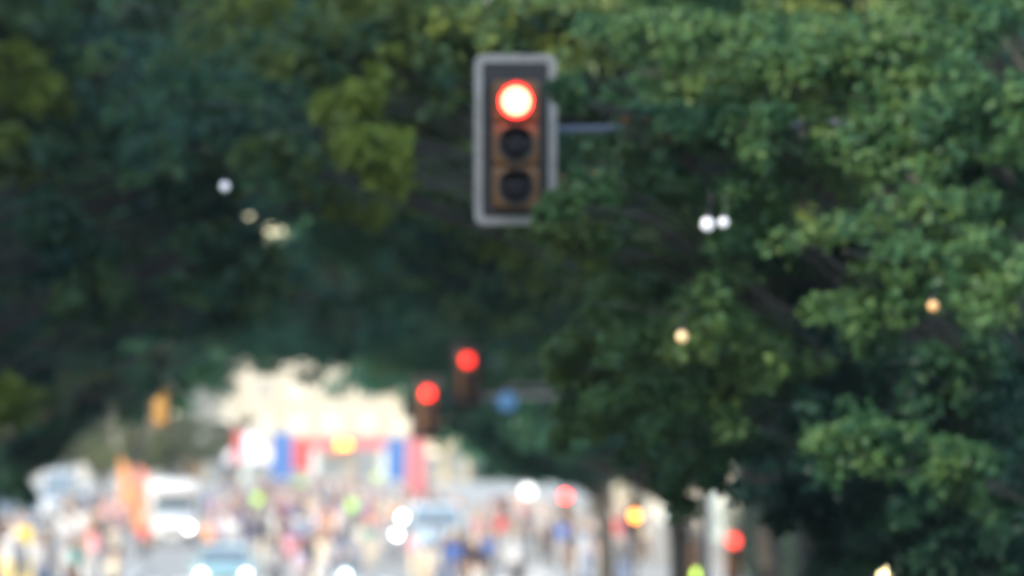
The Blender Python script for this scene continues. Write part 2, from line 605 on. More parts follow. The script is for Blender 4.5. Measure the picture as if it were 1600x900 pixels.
TX_R, TX_L = 7.5, 7.9
VAR_L = [crown_parts(s, m, TX_L, (2.4, 0, 10.2), (7.4, 6.6, 6.2), 46, 34, 38, 0.17, 6.15, 0, 0.068) for s, m in ((21, LEAF_L), (22, LEAF_L))]
VAR_L.append(crown_parts(23, LEAF_F, TX_L, (2.4, 0, 10.2), (7.4, 6.6, 6.2), 46, 34, 38, 0.17, 5.8, 0, 0.055, 99,
             [(6.2, -1, 6.9, 1.1, .4), (7.0, 2, 7.2, 1.1, .4), (5.2, 0, 6.6, 1.1, .35), (8.2, 1, 7.4, 1.0, .4), (8.6, -2, 7.0, 1.0, .4), (7.4, -3, 8.2, 1.2, .5), (9.2, 0, 8.0, 1.0, .4)]))
VAR_R = [crown_parts(s, m, TX_R, (2.2, 0, 9.8), (7.0, 6.4, 6.2), 54, 32, 34, 0.16, 6.8, 0, q_) for s, m, q_ in ((31, LEAF_R, 0.28), (32, LEAF_R, 0.13))]
VAR_R.append(crown_parts(33, LEAF_F, TX_R, (2.2, 0, 9.4), (7.6, 6.4, 6.4), 72, 36, 38, 0.16, 7.4, 1.08, cap=5.9, floor=3.3,
             extra=[(3.5, -2, 4.3, 1.0, .2), (2, 1, 4.2, 1.1, .2), (4.3, 2, 4.6, 1.0, .25), (1, -3, 4.2, 1.0, .2), (3, 4, 4.4, 1.0, .2), (4.6, -3, 4.8, .9, .25), (0, 2, 4.1, 1.1, .15), (2.6, -4, 4.6, 1.0, .2)]))


def loc_r(px, py, y, x0, y0):
    """photo point at distance y in the local frame of a right-hand tree (turned half round)"""
    p = at(px, py, y)
    return (-(p.x - x0), -(p.y - y0), p.z - 0.13)


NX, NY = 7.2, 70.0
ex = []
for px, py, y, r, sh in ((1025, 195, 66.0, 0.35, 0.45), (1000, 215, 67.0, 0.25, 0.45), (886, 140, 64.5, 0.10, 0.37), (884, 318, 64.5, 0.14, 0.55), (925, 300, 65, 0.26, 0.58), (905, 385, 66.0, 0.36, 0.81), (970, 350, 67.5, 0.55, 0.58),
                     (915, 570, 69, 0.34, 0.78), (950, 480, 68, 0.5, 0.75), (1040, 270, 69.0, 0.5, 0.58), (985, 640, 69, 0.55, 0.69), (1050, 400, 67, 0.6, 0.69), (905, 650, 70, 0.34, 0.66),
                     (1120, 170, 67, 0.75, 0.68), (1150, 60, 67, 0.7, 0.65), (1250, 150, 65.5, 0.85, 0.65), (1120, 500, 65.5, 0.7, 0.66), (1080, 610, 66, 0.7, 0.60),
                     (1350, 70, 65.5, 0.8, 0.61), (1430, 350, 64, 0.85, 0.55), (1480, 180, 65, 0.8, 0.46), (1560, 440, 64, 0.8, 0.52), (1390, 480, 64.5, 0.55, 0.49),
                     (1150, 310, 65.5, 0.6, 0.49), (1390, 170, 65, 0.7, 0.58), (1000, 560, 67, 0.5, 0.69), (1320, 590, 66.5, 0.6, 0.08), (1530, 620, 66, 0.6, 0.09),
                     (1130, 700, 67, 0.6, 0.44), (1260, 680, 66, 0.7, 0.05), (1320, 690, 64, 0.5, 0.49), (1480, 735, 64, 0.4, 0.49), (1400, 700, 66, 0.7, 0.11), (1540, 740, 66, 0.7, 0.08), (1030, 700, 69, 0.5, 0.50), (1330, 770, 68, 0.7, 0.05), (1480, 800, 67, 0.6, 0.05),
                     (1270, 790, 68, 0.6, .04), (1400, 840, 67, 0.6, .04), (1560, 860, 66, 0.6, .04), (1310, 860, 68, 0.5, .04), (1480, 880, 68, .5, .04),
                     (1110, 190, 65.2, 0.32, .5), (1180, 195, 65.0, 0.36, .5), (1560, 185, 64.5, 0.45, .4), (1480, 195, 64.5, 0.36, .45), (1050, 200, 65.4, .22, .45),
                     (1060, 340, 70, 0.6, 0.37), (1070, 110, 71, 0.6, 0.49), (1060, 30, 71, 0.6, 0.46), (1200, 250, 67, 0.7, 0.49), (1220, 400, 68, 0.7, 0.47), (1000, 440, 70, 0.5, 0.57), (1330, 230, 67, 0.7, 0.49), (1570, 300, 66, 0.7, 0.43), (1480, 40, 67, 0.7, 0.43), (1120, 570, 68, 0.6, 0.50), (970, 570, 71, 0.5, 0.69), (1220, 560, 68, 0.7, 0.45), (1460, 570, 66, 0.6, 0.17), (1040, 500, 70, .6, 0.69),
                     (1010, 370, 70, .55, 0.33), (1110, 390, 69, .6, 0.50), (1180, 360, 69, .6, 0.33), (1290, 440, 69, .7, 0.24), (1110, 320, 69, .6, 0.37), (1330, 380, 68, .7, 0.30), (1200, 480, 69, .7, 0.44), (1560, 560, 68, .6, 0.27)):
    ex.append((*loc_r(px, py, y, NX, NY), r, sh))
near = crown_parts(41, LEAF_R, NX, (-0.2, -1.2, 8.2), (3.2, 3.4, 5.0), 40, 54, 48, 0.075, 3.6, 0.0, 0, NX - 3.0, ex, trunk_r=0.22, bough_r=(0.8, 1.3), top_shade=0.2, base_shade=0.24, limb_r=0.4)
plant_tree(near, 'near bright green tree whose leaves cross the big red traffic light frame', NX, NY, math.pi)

ordinal = ['first', 'second', 'third', 'fourth', 'fifth', 'sixth', 'seventh', 'eighth', 'ninth', 'tenth']
rx = []  # high tones colour these boughs like sunlit clumps
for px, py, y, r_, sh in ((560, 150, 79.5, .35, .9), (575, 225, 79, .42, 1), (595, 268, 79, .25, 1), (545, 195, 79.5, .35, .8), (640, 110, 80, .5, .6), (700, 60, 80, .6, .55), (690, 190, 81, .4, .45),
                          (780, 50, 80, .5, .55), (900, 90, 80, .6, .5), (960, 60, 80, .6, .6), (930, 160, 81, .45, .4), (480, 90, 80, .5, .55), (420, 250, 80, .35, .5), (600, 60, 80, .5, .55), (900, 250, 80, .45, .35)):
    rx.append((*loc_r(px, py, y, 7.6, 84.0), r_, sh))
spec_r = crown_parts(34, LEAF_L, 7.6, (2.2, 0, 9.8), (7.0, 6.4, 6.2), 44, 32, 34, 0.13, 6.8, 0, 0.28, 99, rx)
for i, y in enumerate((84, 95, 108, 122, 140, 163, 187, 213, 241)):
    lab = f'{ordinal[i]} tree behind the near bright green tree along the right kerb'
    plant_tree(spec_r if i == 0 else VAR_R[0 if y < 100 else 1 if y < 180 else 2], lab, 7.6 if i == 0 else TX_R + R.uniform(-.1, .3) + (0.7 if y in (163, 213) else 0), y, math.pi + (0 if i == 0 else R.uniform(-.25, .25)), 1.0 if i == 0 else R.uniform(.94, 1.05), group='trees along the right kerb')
lx = []  # yellow leaf tones painted in for clumps in the sun
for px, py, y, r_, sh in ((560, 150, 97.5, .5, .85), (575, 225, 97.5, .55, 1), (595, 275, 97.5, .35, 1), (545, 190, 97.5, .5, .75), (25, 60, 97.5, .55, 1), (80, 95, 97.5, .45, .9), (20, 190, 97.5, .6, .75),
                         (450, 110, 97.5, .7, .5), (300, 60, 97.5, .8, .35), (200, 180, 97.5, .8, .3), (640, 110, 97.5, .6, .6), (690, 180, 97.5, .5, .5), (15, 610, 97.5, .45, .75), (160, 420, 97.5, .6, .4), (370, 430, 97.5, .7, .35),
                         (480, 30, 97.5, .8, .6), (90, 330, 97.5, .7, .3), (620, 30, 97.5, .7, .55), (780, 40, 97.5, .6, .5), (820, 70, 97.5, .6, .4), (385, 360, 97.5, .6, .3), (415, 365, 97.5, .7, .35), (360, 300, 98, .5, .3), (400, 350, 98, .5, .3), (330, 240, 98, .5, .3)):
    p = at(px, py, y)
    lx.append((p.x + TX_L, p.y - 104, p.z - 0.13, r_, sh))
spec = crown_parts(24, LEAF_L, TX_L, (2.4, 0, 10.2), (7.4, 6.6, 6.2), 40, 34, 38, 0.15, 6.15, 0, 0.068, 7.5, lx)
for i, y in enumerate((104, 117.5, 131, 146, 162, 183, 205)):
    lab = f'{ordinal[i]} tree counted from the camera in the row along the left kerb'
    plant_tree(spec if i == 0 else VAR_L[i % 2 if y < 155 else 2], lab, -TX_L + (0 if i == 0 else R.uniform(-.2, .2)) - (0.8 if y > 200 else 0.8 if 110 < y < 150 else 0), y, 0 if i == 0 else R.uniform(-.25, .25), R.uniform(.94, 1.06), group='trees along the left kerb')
for i, y in enumerate((303, 332, 363)):
    plant_tree(VAR_R[i % 2], f'{ordinal[i]} smaller tree shading the shops behind the post signals on the right', 10.4, y, 0.8 + 2 * i, 0.6, group='smaller trees before the right hand shops')
for i, y in enumerate((118, 150, 190, 240)):
    lab = f'{ordinal[i]} dark tree of the inner row between the right kerb and the shops'
    plant_tree(VAR_R[i % 3], lab, 13.6, y, math.pi * 0.5 + i, 0.9, group='inner row of trees on the right')
side = crown_parts(61, LEAF_L, 99, (0, 0, 12.0), (3.6, 4.2, 4.4), 24, 20, 26, 0.17, 4, 0, 0, bough_r=(0.8, 1.2))  # out-of-view trees added so their shade dapples signal and near crown
plant_tree(side, 'unseen slender tree added on the left to shade the big traffic light', -9.2, 60, 1.0)
plant_tree(side, 'unseen slender tree added on the left to dapple the near tree', -9.6, 47.5, 2.6)
plant_tree(VAR_L[1], 'dark tree standing behind the left kerb row at the far left edge', -10.6, 178, 0.2, 0.75)
plant_tree(VAR_L[0], 'smaller dark tree behind the left kerb row, above the yellow warning barrier', -12.4, 226, 0.5, 0.6)
kx = []
for px, py, y, r_ in ((20, 700, 164, .7), (60, 680, 164, .7), (105, 640, 165, .7), (15, 755, 164, .5), (-30, 740, 165, .8), (140, 620, 166, .6), (50, 620, 165, .8), (90, 690, 165, .45), (-20, 660, 165, .8), (170, 590, 166, .5)):
    p = at(px, py, y)
    kx.append((p.x + 9.6, p.y - 169, p.z - 0.13, r_, .06))
low = crown_parts(25, LEAF_L, 9.6, (0.6, 0, 6.6), (3.0, 3.4, 3.2), 20, 34, 38, 0.16, 6.5, 0.42, 0, 4.5, kx, bough_r=(.8, 1.3), base_shade=0.1, top_shade=0.2)
plant_tree(low, 'low dark tree whose branches slope down at the left picture edge', -9.6, 169, 0)
small = crown_parts(51, LEAF_O, 20, (0, 0, 4.6), (2.6, 2.6, 2.2), 16, 26, 30, 0.2, 2.4, 0, 0, trunk_h=2.0, trunk_r=0.12, bough_r=(0.7, 1.1))
plant_tree(small, 'small olive green tree behind the white gazebo, left of the cream building', -8.2, 610, 0.4, 1.0, group='small sunlit trees on the far left')
plant_tree(small, 'small olive green tree above the orange feather flags on the far left', -10.6, 590, 2.0, 1.05, group='small sunlit trees on the far left')
plant_tree(small, 'small olive green tree on the square beyond the parked white van', -13.4, 470, 1.1, 1.15, group='small sunlit trees on the far left')
plant_tree(small, 'small olive green tree between the parked white van and the feather flags', -11.0, 425, 5.1, 1.0, group='small sunlit trees on the far left')
plant_tree(small, 'small olive green tree at the left picture edge by the parked van', -15.6, 410, 2.7, 1.15, group='small sunlit trees on the far left')
plant_tree(small, 'small olive green tree at the far left end of the open street', -12.9, 640, 3.6, 1.0, group='small sunlit trees on the far left')

LEAF_H = leaf_mat('leaf_hedge', [(0.014, 0.034, 0.022), (0.02, 0.045, 0.026), (0.03, 0.058, 0.028)], 0.2)  # leaf colour darkened to stand in for deep shade under the trees


def hedge(label, x, y0, y1, w, h):
    t = thing('hedge', label, 'hedge', (x, (y0 + y1) / 2, 0.13))
    n = int((y1 - y0) * w * h * 4.2)
    c = np.column_stack([NR.uniform(-w / 2, w / 2, n), NR.uniform(-(y1 - y0) / 2, (y1 - y0) / 2, n), h * NR.random(n) ** 0.7, NR.uniform(0.22, 0.4, n), NR.random(n)])
    link('foliage', leaves_mesh('foliage', c, 22, 0.14, LEAF_H), t)
    s = MB()
    for k in range(int((y1 - y0) / 1.5)):
        yy = -(y1 - y0) / 2 + 0.7 + k * 1.5
        s.tube([(0, yy, -0.05), (0.05, yy + 0.1, h * 0.5), (-0.1, yy, h * 0.85)], [0.05, 0.035, 0.012], 5)
    s.build('stem', M_bark, t)


hedge('tall dark hedge under the trees at the lower right, nearer one', 12.8, 100, 161, 1.5, 4.3)
hedge('tall dark hedge under the trees at the lower right, further one', 12.3, 161.5, 262, 1.3, 4.6)
hedge('dark hedge at the foot of the left kerb trees', -12.5, 180, 240, 1.6, 2.4)

# ------------------------------------------------------------------ traffic signals
M_ochre = mat('ochre_housing', (0.175, 0.075, 0.02), 0.55, 0, 0.1, 5)
M_plate = mat('black_backplate', (0.025, 0.02, 0.022), 0.55)
M_border = mat('pale_border', (0.32, 0.285, 0.25), 0.6, 0, 0.16, 9)
M_visor = mat('black_visor', (0.05, 0.045, 0.045), 0.45)
M_lensoff = mat('dark_lens', (0.018, 0.014, 0.016), 0.55, 0, 0.2, 40, 0.3, 0.2)
M_steel = mat('galvanised_steel', (0.11, 0.12, 0.15), 0.6, 0.2, 0.1, 4)
M_grey = mat('grey_paint_post', (0.075, 0.075, 0.08), 0.5, 0, 0.15, 4)


def rrect(w, h, r, n=5):
    pts = []
    for cx, cz, a in ((w / 2 - r, h / 2 - r, 0), (-w / 2 + r, h / 2 - r, 90), (-w / 2 + r, -h / 2 + r, 180), (w / 2 - r, -h / 2 + r, 270)):
        for k in range(n + 1):
            t = math.radians(a + 90 * k / n)
            pts.append((cx + r * math.cos(t), cz + r * math.sin(t)))
    return pts


def lens_glow(name, col, y, size, target):
    """lamp brightness that shows at 'target' times white once spread by the lens blur"""
    c = 0.3 / FSTOP * FPX * abs(1 / FOCUS - 1 / y)
    px = size * FPX / y
    f = (px * px + c * c) / (px * px)
    return glow(name, col, target * f / 2 ** EXPOSURE)


def signal_head(t, z, lit, lamp, x=0.0, y=0.0, plate=True, border=True, core=None, lens=0.125, back=False, k=1.0, pitch=0.335):
    """three-lamp head as parts of t, facing -Y; lit: index from the top"""
    n = 3
    fy = -1
    if plate:
        W, H = 0.645 * k, 1.335 * k
        p = MB()
        o = rrect(W - 0.01, H - 0.01, 0.06 * k)
        p.loft([[(x + a, y + 0.01, z + b) for a, b in o], [(x + a, y + 0.03, z + b) for a, b in o]])
        p.build('backplate', M_plate, t)
        if not border:
            q = None
    if plate and border:
        o, q = rrect(W, H, 0.07 * k), rrect(W - 0.13 * k, H - 0.13 * k, 0.03 * k)
        b = MB()
        m = len(o)
        vs = [(x + a, y - 0.012, z + c) for a, c in o] + [(x + a, y - 0.012, z + c) for a, c in q] + [(x + a, y + 0.04, z + c) for a, c in o] + [(x + a, y + 0.04, z + c) for a, c in q]
        fs = []
        for i in range(m):
            j = (i + 1) % m
            fs += [(i, j, m + j, m + i), (2 * m + i, 3 * m + i, 3 * m + j, 2 * m + j), (i, 2 * m + i, 2 * m + j, j), (m + i, m + j, 3 * m + j, 3 * m + i)]
        b.add(vs, fs)
        b.build('border', M_border, t)
    for i in range(n):
        zc = z + ((1 - i) * pitch - 0.04) * k
        h = MB().box((x, y - 0.085, zc), (0.36 * k, 0.15, pitch * k - 0.012), 0, 0.025 * k)
        if back:
            h.box((x, y + 0.12, zc), (0.36 * k, 0.17, pitch * k - 0.012), 0, 0.02 * k)
        ho = h.build('housing', mat('lightened_ochre', (0.50, 0.28, 0.08), 0.6) if back else M_ochre, t, True)  # rear view uses ochre lightened to make up for the shade
        r = lens * k
        c = (x, y - 0.155, zc)
        on = (i == lit)
        MB().lathe([(0.0001, -0.085 * k), (r * 0.5, -0.072 * k), (r * 0.85, -0.045 * k), (r, 0.0)], (c[0], c[1] - 0.012, c[2]), 'Y', 24).build('lens', lamp if on else M_lensoff, ho, True)
        if on and core:
            MB().lathe([(0.0001, -0.092 * k), (r * 0.5, -0.079 * k), (r * 0.84, -0.053 * k)], (c[0], c[1] - 0.012, c[2]), 'Y', 24).build('lamp_core', core, ho, True)
        MB().lathe([(r + 0.018, -0.02), (r + 0.018, 0.004), (r + 0.001, 0.004), (r + 0.001, -0.02), (r + 0.018, -0.02)], (c[0], c[1] - 0.004, c[2]), 'Y', 24).build('bezel', M_visor, ho)
        v = MB()
        a0, a1 = math.radians(18), math.radians(162)
        m = 18
        vs = []
        for k2 in range(m + 1):
            a = a0 + (a1 - a0) * k2 / m
            dep = 0.03 + 0.16 * max(0.0, math.sin((a - a0) / (a1 - a0) * math.pi)) ** 0.7
            for rad in (r + 0.012, r + 0.020):
                for yy in (-0.021, -dep):
                    vs.append((c[0] + rad * math.cos(a), c[1] + yy, c[2] + rad * math.sin(a)))
        fs = []
        for k2 in range(m):
            b0, b1 = k2 * 4, (k2 + 1) * 4
            fs += [(b0, b1, b1 + 1, b0 + 1), (b0 + 2, b0 + 3, b1 + 3, b1 + 2), (b0 + 1, b1 + 1, b1 + 3, b0 + 3), (b0, b0 + 2, b1 + 2, b1)]
        v.add(vs, fs)
        v.build('visor', M_visor, ho)


# the big overhead signal
YS = ys(200)
P0 = at(805.5, 218, YS)
t = thing('traffic_light', 'large overhead traffic light with pale framed black plate, red lamp lit', 'traffic light', (7.0, YS + 0.2, 0.13))
zz = P0.z - 0.13
signal_head(t, zz, 0, glow('lamp_red_main', (1.0, 0.012, 0.008), 25.0 / 2 ** EXPOSURE), P0.x - 7.0, -0.2, core=glow('lamp_red_core', (1.0, 0.032, 0.017), 80.0 / 2 ** EXPOSURE))
MB().lathe([(0.21, -0.02), (0.21, 0.03), (0.14, 0.05), (0.13, 0.5), (0.11, 1.2), (0.085, 7.35), (0.0001, 7.38)], (0, 0, 0), 'Z', 16).build('post', M_steel, t, True)
arm_z = at(955, 195, YS).z - 0.13
a = MB()
a.tube([(0, 0, arm_z + 0.12), (-2.0, 0, arm_z + 0.06), (P0.x - 7.0 + 2.0, 0, arm_z), (P0.x - 7.0 - 0.1, 0, arm_z - 0.04)], [0.06, 0.045, 0.035, 0.03], 10)
a.build('arm', M_steel, t, True)
b = MB()
for dz in (-0.35, 0.3):
    b.box((P0.x - 7.0, -0.1, arm_z - 0.04 + dz * 0.5), (0.1, 0.14, 0.05))
b.box((P0.x - 7.0, -0.085, arm_z - 0.06), (0.06, 0.08, 0.5))
b.build('bracket', M_steel, t)

RED = (1.0, 0.022, 0.016)


def far_mast(label, px, py, s, post_px, lit, col, target, back=False, border=True, k=1.0):
    """overhead head on a mast with an arm"""
    y = ys(s)
    p = at(px, py, y)
    xp = at(post_px, py, y).x
    base = gz(xp, y)
    t = thing('traffic_light', label, 'traffic light', (xp, y, base))
    z = p.z - base - (0.295 if lit == 0 else 0)
    lamp = lens_glow('lamp_%d_%d' % (px, py), col, y, 0.26, target) if lit is not None else M_lensoff
    dx = p.x - xp
    if back:                                   # seen from behind
        t.rotation_euler = (0, 0, math.pi)
        dx = -dx
    signal_head(t, z, lit, lamp, dx, -0.15, back=back, border=border, k=k)
    MB().lathe([(0.20, -0.02), (0.20, 0.04), (0.13, 0.06), (0.12, 1.2), (0.09, z + 0.5), (0.0001, z + 0.52)], (0, 0, 0), 'Z', 12).build('post', M_grey, t, True)
    MB().tube([(0, 0, z + 0.2), (dx * 0.5, 0, z + 0.24), (dx, 0, z + 0.22)], [0.06, 0.05, 0.045], 8).build('arm', M_grey, t, True)
    MB().box((dx, -0.06, z + 0.2), (0.1, 0.16, 0.3)).build('bracket', M_grey, t)
    return t


def post_signal(label, px, py, s, col, target, lit=0, mini=False):
    y = ys(s)
    p = at(px, py, y)
    base = gz(p.x, y)
    t = thing('traffic_light', label, 'traffic light', (p.x, y + 0.2, base))
    z = p.z - base - (0.345 if lit == 0 else -0.345 if lit == 2 else 0) * (0.8 if mini else 1)
    signal_head(t, z, lit, lens_glow('lamp_%d_%d' % (px, py), col, y, 0.25 if not mini else 0.2, target), 0, -0.2, plate=False, k=0.8 if mini else 1.0)
    MB().lathe([(0.15, -0.02), (0.15, 0.03), (0.075, 0.06), (0.06, 0.5), (0.06, z + 0.6), (0.0001, z + 0.63)], (0, 0, 0), 'Z', 12).build('post', M_grey, t, True)
    MB().box((0, -0.08, z + 0.4), (0.08, 0.1, 0.08)).build('bracket', M_grey, t)
    MB().box((0, -0.08, z - 0.4), (0.08, 0.1, 0.08)).build('bracket', M_grey, t)
    return t


far_mast('dark overhead traffic light with red lamp at the tunnel top, with black plate', 730, 563, 78, 1100, 0, RED, 1.6, border=False)
far_mast('lower overhead traffic light lit bright red against the cream building', 668, 615, 75, 1100, 0, RED, 2.5, border=False)
far_mast('ochre traffic light seen from behind, pale framed, hanging over the left side', 251, 632, 78, -60, None, RED, 0, k=0.75, back=True)
post_signal('small post traffic light lit red, nearest the shops beyond the crowd', 883, 773, 45, RED, 4.0)
post_signal('post traffic light glowing amber yellow at the right kerb', 992, 804, 60, (1.0, 0.30, 0.05), 2.6, 1)
post_signal('post traffic light lit red in front of the dark right hand trees', 1146, 841, 75, (1.0, 0.06, 0.045), 1.6)
post_signal('low pedestrian signal lit yellow green at the bottom edge', 1090, 895, 75, (0.55, 0.85, 0.12), 1.3, 2, True)

# blue round sign on its own post
y = ys(75)
p = at(792, 628, y)
xp = 7.25
b0 = gz(xp, y)
t = thing('road_sign', 'small round blue road sign hanging on an arm at the tunnel edge', 'sign', (xp, y, b0))
dx, dz = p.x - xp, p.z - b0
MB().lathe([(0.0001, -0.012), (0.19, -0.012), (0.20, 0.0), (0.19, 0.012), (0.0001, 0.012)], (dx, -0.09, dz), 'Y', 28).build('sign_disc', mat('blue_sign', (0.03, 0.10, 0.22), 0.6), t)
MB().lathe([(0.14, -0.02), (0.14, 0.03), (0.06, 0.05), (0.05, dz + 0.5)], (0, 0, 0), 'Z', 10).build('post', M_grey, t, True)
MB().tube([(0, 0, dz + 0.3), (dx, 0, dz + 0.32)], 0.03, 8).build('arm', M_grey, t, True)
MB().box((dx, -0.05, dz + 0.15), (0.05, 0.05, 0.4)).build('bracket', M_grey, t)

# ------------------------------------------------------------------ lamps and added glints
M_globe = glow('globe_white', (1.0, 1.0, 0.98), 0.7)


def globe_lamp(label, px, py, s, r, lamp, twin=0.0):
    y = ys(s)
    p = at(px, py, y)
    b = gz(p.x, y)
    t = thing('globe_lamp', label, 'street lamp', (p.x, y, b))
    z = p.z - b
    MB().lathe([(0.16, -0.02), (0.16, 0.12), (0.09, 0.2), (0.05, 0.35), (0.045, z - r - 0.05), (0.1, z - r + 0.02), (0.0001, z - r + 0.021)], (0, 0, 0), 'Z', 14).build('post', M_grey, t, True)
    xs = (0,) if not twin else (-twin / 2, twin / 2)
    if twin:
        MB().tube([(-twin / 2, 0, z - r - 0.02), (0, 0, z - r - 0.08), (twin / 2, 0, z - r - 0.02)], 0.03, 8).build('arm', M_grey, t, True)
    for x in xs:
        g = MB().lathe([(0.0001, -r)] + [(r * math.cos(a), r * math.sin(a)) for a in np.linspace(-1.35, 1.35, 10)] + [(0.0001, r)], (x, 0, z), 'Z', 18).build('globe', lamp, t, True)
        MB().lathe([(r * 0.5, r * 0.86), (r * 0.3, r * 1.1), (0.0001, r * 1.2)], (x, 0, z), 'Z', 14).build('cap', mat('pale_cap', (0.5, 0.5, 0.5)), g, True)


globe_lamp('white globe street lamp standing below the right canopy beside the crowd', 825, 768, 46, 0.22, glow('globe_white', (1.0, 1.0, 0.98), 0.9))
globe_lamp('low twin globe lamp glowing warm white at the lower right edge', 1364, 897, 75, 0.15, lens_glow('globe_warm', (1.0, 0.80, 0.42), ys(75), 0.3, 3.0), 0.36)


def street_light(label, px, py, y, xp, n, lamp):
    """tall post with an arm and n small luminaires facing the road"""
    p = at(px, py, y)
    b = gz(xp, y)
    t = thing('street_light', label, 'street lamp', (xp, y, b))
    z = p.z - b
    MB().lathe([(0.2, -0.02), (0.2, 0.25), (0.11, 0.4), (0.09, 2), (0.06, z + 0.3), (0.0001, z + 0.32)], (0, 0, 0), 'Z', 14).build('post', M_grey, t, True)
    dx = p.x - xp
    MB().tube([(0, 0, z + 0.15), (dx * 0.5, 0, z + 0.28), (dx, 0, z + 0.17)], [0.05, 0.04, 0.035], 8).build('arm', M_grey, t, True)
    for k in range(n):
        x = dx + (k - (n - 1) / 2) * 0.17
        l = MB().lathe([(0.03, 0.18), (0.07, 0.12), (0.085, 0.02), (0.08, -0.005), (0.0001, -0.005)], (x, 0, z - 0.01), 'Z', 14).build('luminaire', M_grey, t, True)
        MB().lathe([(0.0001, -0.075), (0.05, -0.06), (0.072, -0.02), (0.072, -0.004)], (x, 0, z - 0.01), 'Z', 14).build('bulb', lamp, l, True)


y = ys(105)
street_light('grey lamp post standing among the dark trees at the lower right', 1300, -130, y, (1514 - VPX) / 105, 1, M_globe)

def glint_bulb(label, px, py, y, r_, lamp, drop=0.22):  # made-up hanging bulb standing for a bright gap in the leaves
    p = at(px, py, y)
    t = thing('glint_bulb', label, 'glint_bulb', (p.x, y, p.z))
    MB().lathe([(0.0001, -r_)] + [(r_ * math.cos(a), r_ * math.sin(a)) for a in np.linspace(-1.3, 1.2, 8)], (0, 0, 0), 'Z', 14).build('bulb', lamp, t, True)
    MB().lathe([(r_ * 0.42, r_ * 0.9), (r_ * 0.42, r_ * 1.5), (0.0001, r_ * 1.6)], (0, 0, 0), 'Z', 12).build('cap', M_dark, t, True)
    MB().tube([(0, 0, r_ * 1.5), (0.01, 0, drop * 0.5), (0.03, 0.05, drop)], 0.003, 5).build('cord', M_dark, t)


LW = glow('glint_white', (0.93, 0.95, 1.0), 0.75 / 2 ** EXPOSURE)
LO = glow('glint_warm', (1.0, 0.72, 0.36), 0.7 / 2 ** EXPOSURE)
glint_bulb('small white glint added in the right tree, left one of a pair', 1106, 350, 63.5, 0.05, LW)
glint_bulb('small white glint added in the right tree, right one of a pair', 1131, 347, 63.5, 0.038, LW)
glint_bulb('small warm cream glint added low in the right tree', 1066, 526, 64.0, 0.045, LO)
glint_bulb('small warm orange glint added at the right edge of the tree', 1459, 478, 62.5, 0.04, glow('glint_orange', (1.0, 0.55, 0.22), 0.6 / 2 ** EXPOSURE))
glint_bulb('small pale glint added in the dark left canopy', 351, 291, 76.0, 0.04, LW)

# ------------------------------------------------------------------ start gate, gazebo, flags
YG = 440.0
SG = FPX / YG
M_blue = mat('blue_banner', (0.04, 0.12, 0.33), 0.7)
M_red = mat('red_banner', (0.42, 0.06, 0.06), 0.7)
M_pink = mat('rose_banner', (0.40, 0.12, 0.14), 0.7)
M_white = mat('white_canvas', (0.60, 0.58, 0.64), 0.7)
xl, xr = at(430, 0, YG).x, at(665, 0, YG).x
t = thing('start_gate', 'blue and red banner gate spanning the street in front of the far crowd', 'gate', ((xl + xr) / 2, YG, 0))
hw = (xr - xl) / 2
for sx in (-1, 1):
    for dy in (-0.2, 0.2):
        MB().tube([(sx * hw, dy, 0), (sx * hw, dy, 4.4)], 0.04, 8).build('post', M_steel, t)
    MB().box((sx * hw, 0, 0.04), (0.9, 0.9, 0.08)).build('foot', M_dark, t)


def banner(nm, px0, px1, py0, py1, m, dy):
    a_, b_ = at(px0, py0, YG), at(px1, py1, YG)
    cx = (a_.x + b_.x) / 2 - t.location.x
    w, n = b_.x - a_.x, 7
    v, f = [], []
    for i in range(n + 1):
        u = i / n
        wob = 0.03 * math.sin(u * 7 + cx)
        for zz_, e in ((a_.z, 0), (b_.z, 1)):
            for d in (-0.012, 0.012):
                v.append((cx - w / 2 + u * w, dy + wob * (0.3 + e) + d, zz_))
    for i in range(n):
        o, q = i * 4, (i + 1) * 4
        f += [(o, q, q + 2, o + 2), (o + 1, o + 3, q + 3, q + 1), (o, o + 1, q + 1, q), (o + 2, q + 2, q + 3, o + 3)]
    f += [(0, 2, 3, 1), (n * 4, n * 4 + 1, n * 4 + 3, n * 4 + 2)]
    MB().add(v, f).build(nm, m, t)


banner('banner', 425, 456, 676, 748, M_blue, -0.30)
banner('banner', 457, 487, 684, 735, M_red, -0.30)
banner('banner', 604, 634, 684, 750, M_blue, -0.30)
banner('banner', 636, 664, 682, 772, M_pink, -0.30)
banner('banner', 488, 603, 683, 703, M_pink, -0.26)
for dz in (4.1, 4.42):
    MB().tube([(-hw, 0.2, dz), (hw, 0.2, dz)], 0.04, 8).build('beam', M_steel, t)
    MB().tube([(-hw, -0.2, dz), (hw, -0.2, dz)], 0.04, 8).build('beam', M_steel, t)
lp = lens_glow('lamp_amber_gate', (1.0, 0.27, 0.02), YG, 0.3, 1.5)
for px in (531, 543):
    q = at(px, 694, YG)
    c = (q.x - t.location.x, -0.5, q.z)
    o = MB().lathe([(0.17, 0.1), (0.18, -0.01), (0.16, -0.02)], c, 'Y', 18).build('beacon', M_dark, t)
    MB().lathe([(0.0001, -0.07), (0.1, -0.055), (0.155, -0.012), (0.155, 0.0)], c, 'Y', 18).build('lens', lp, o, True)
    MB().box((c[0], -0.33, c[2]), (0.06, 0.2, 0.06)).build('bracket', M_steel, o)

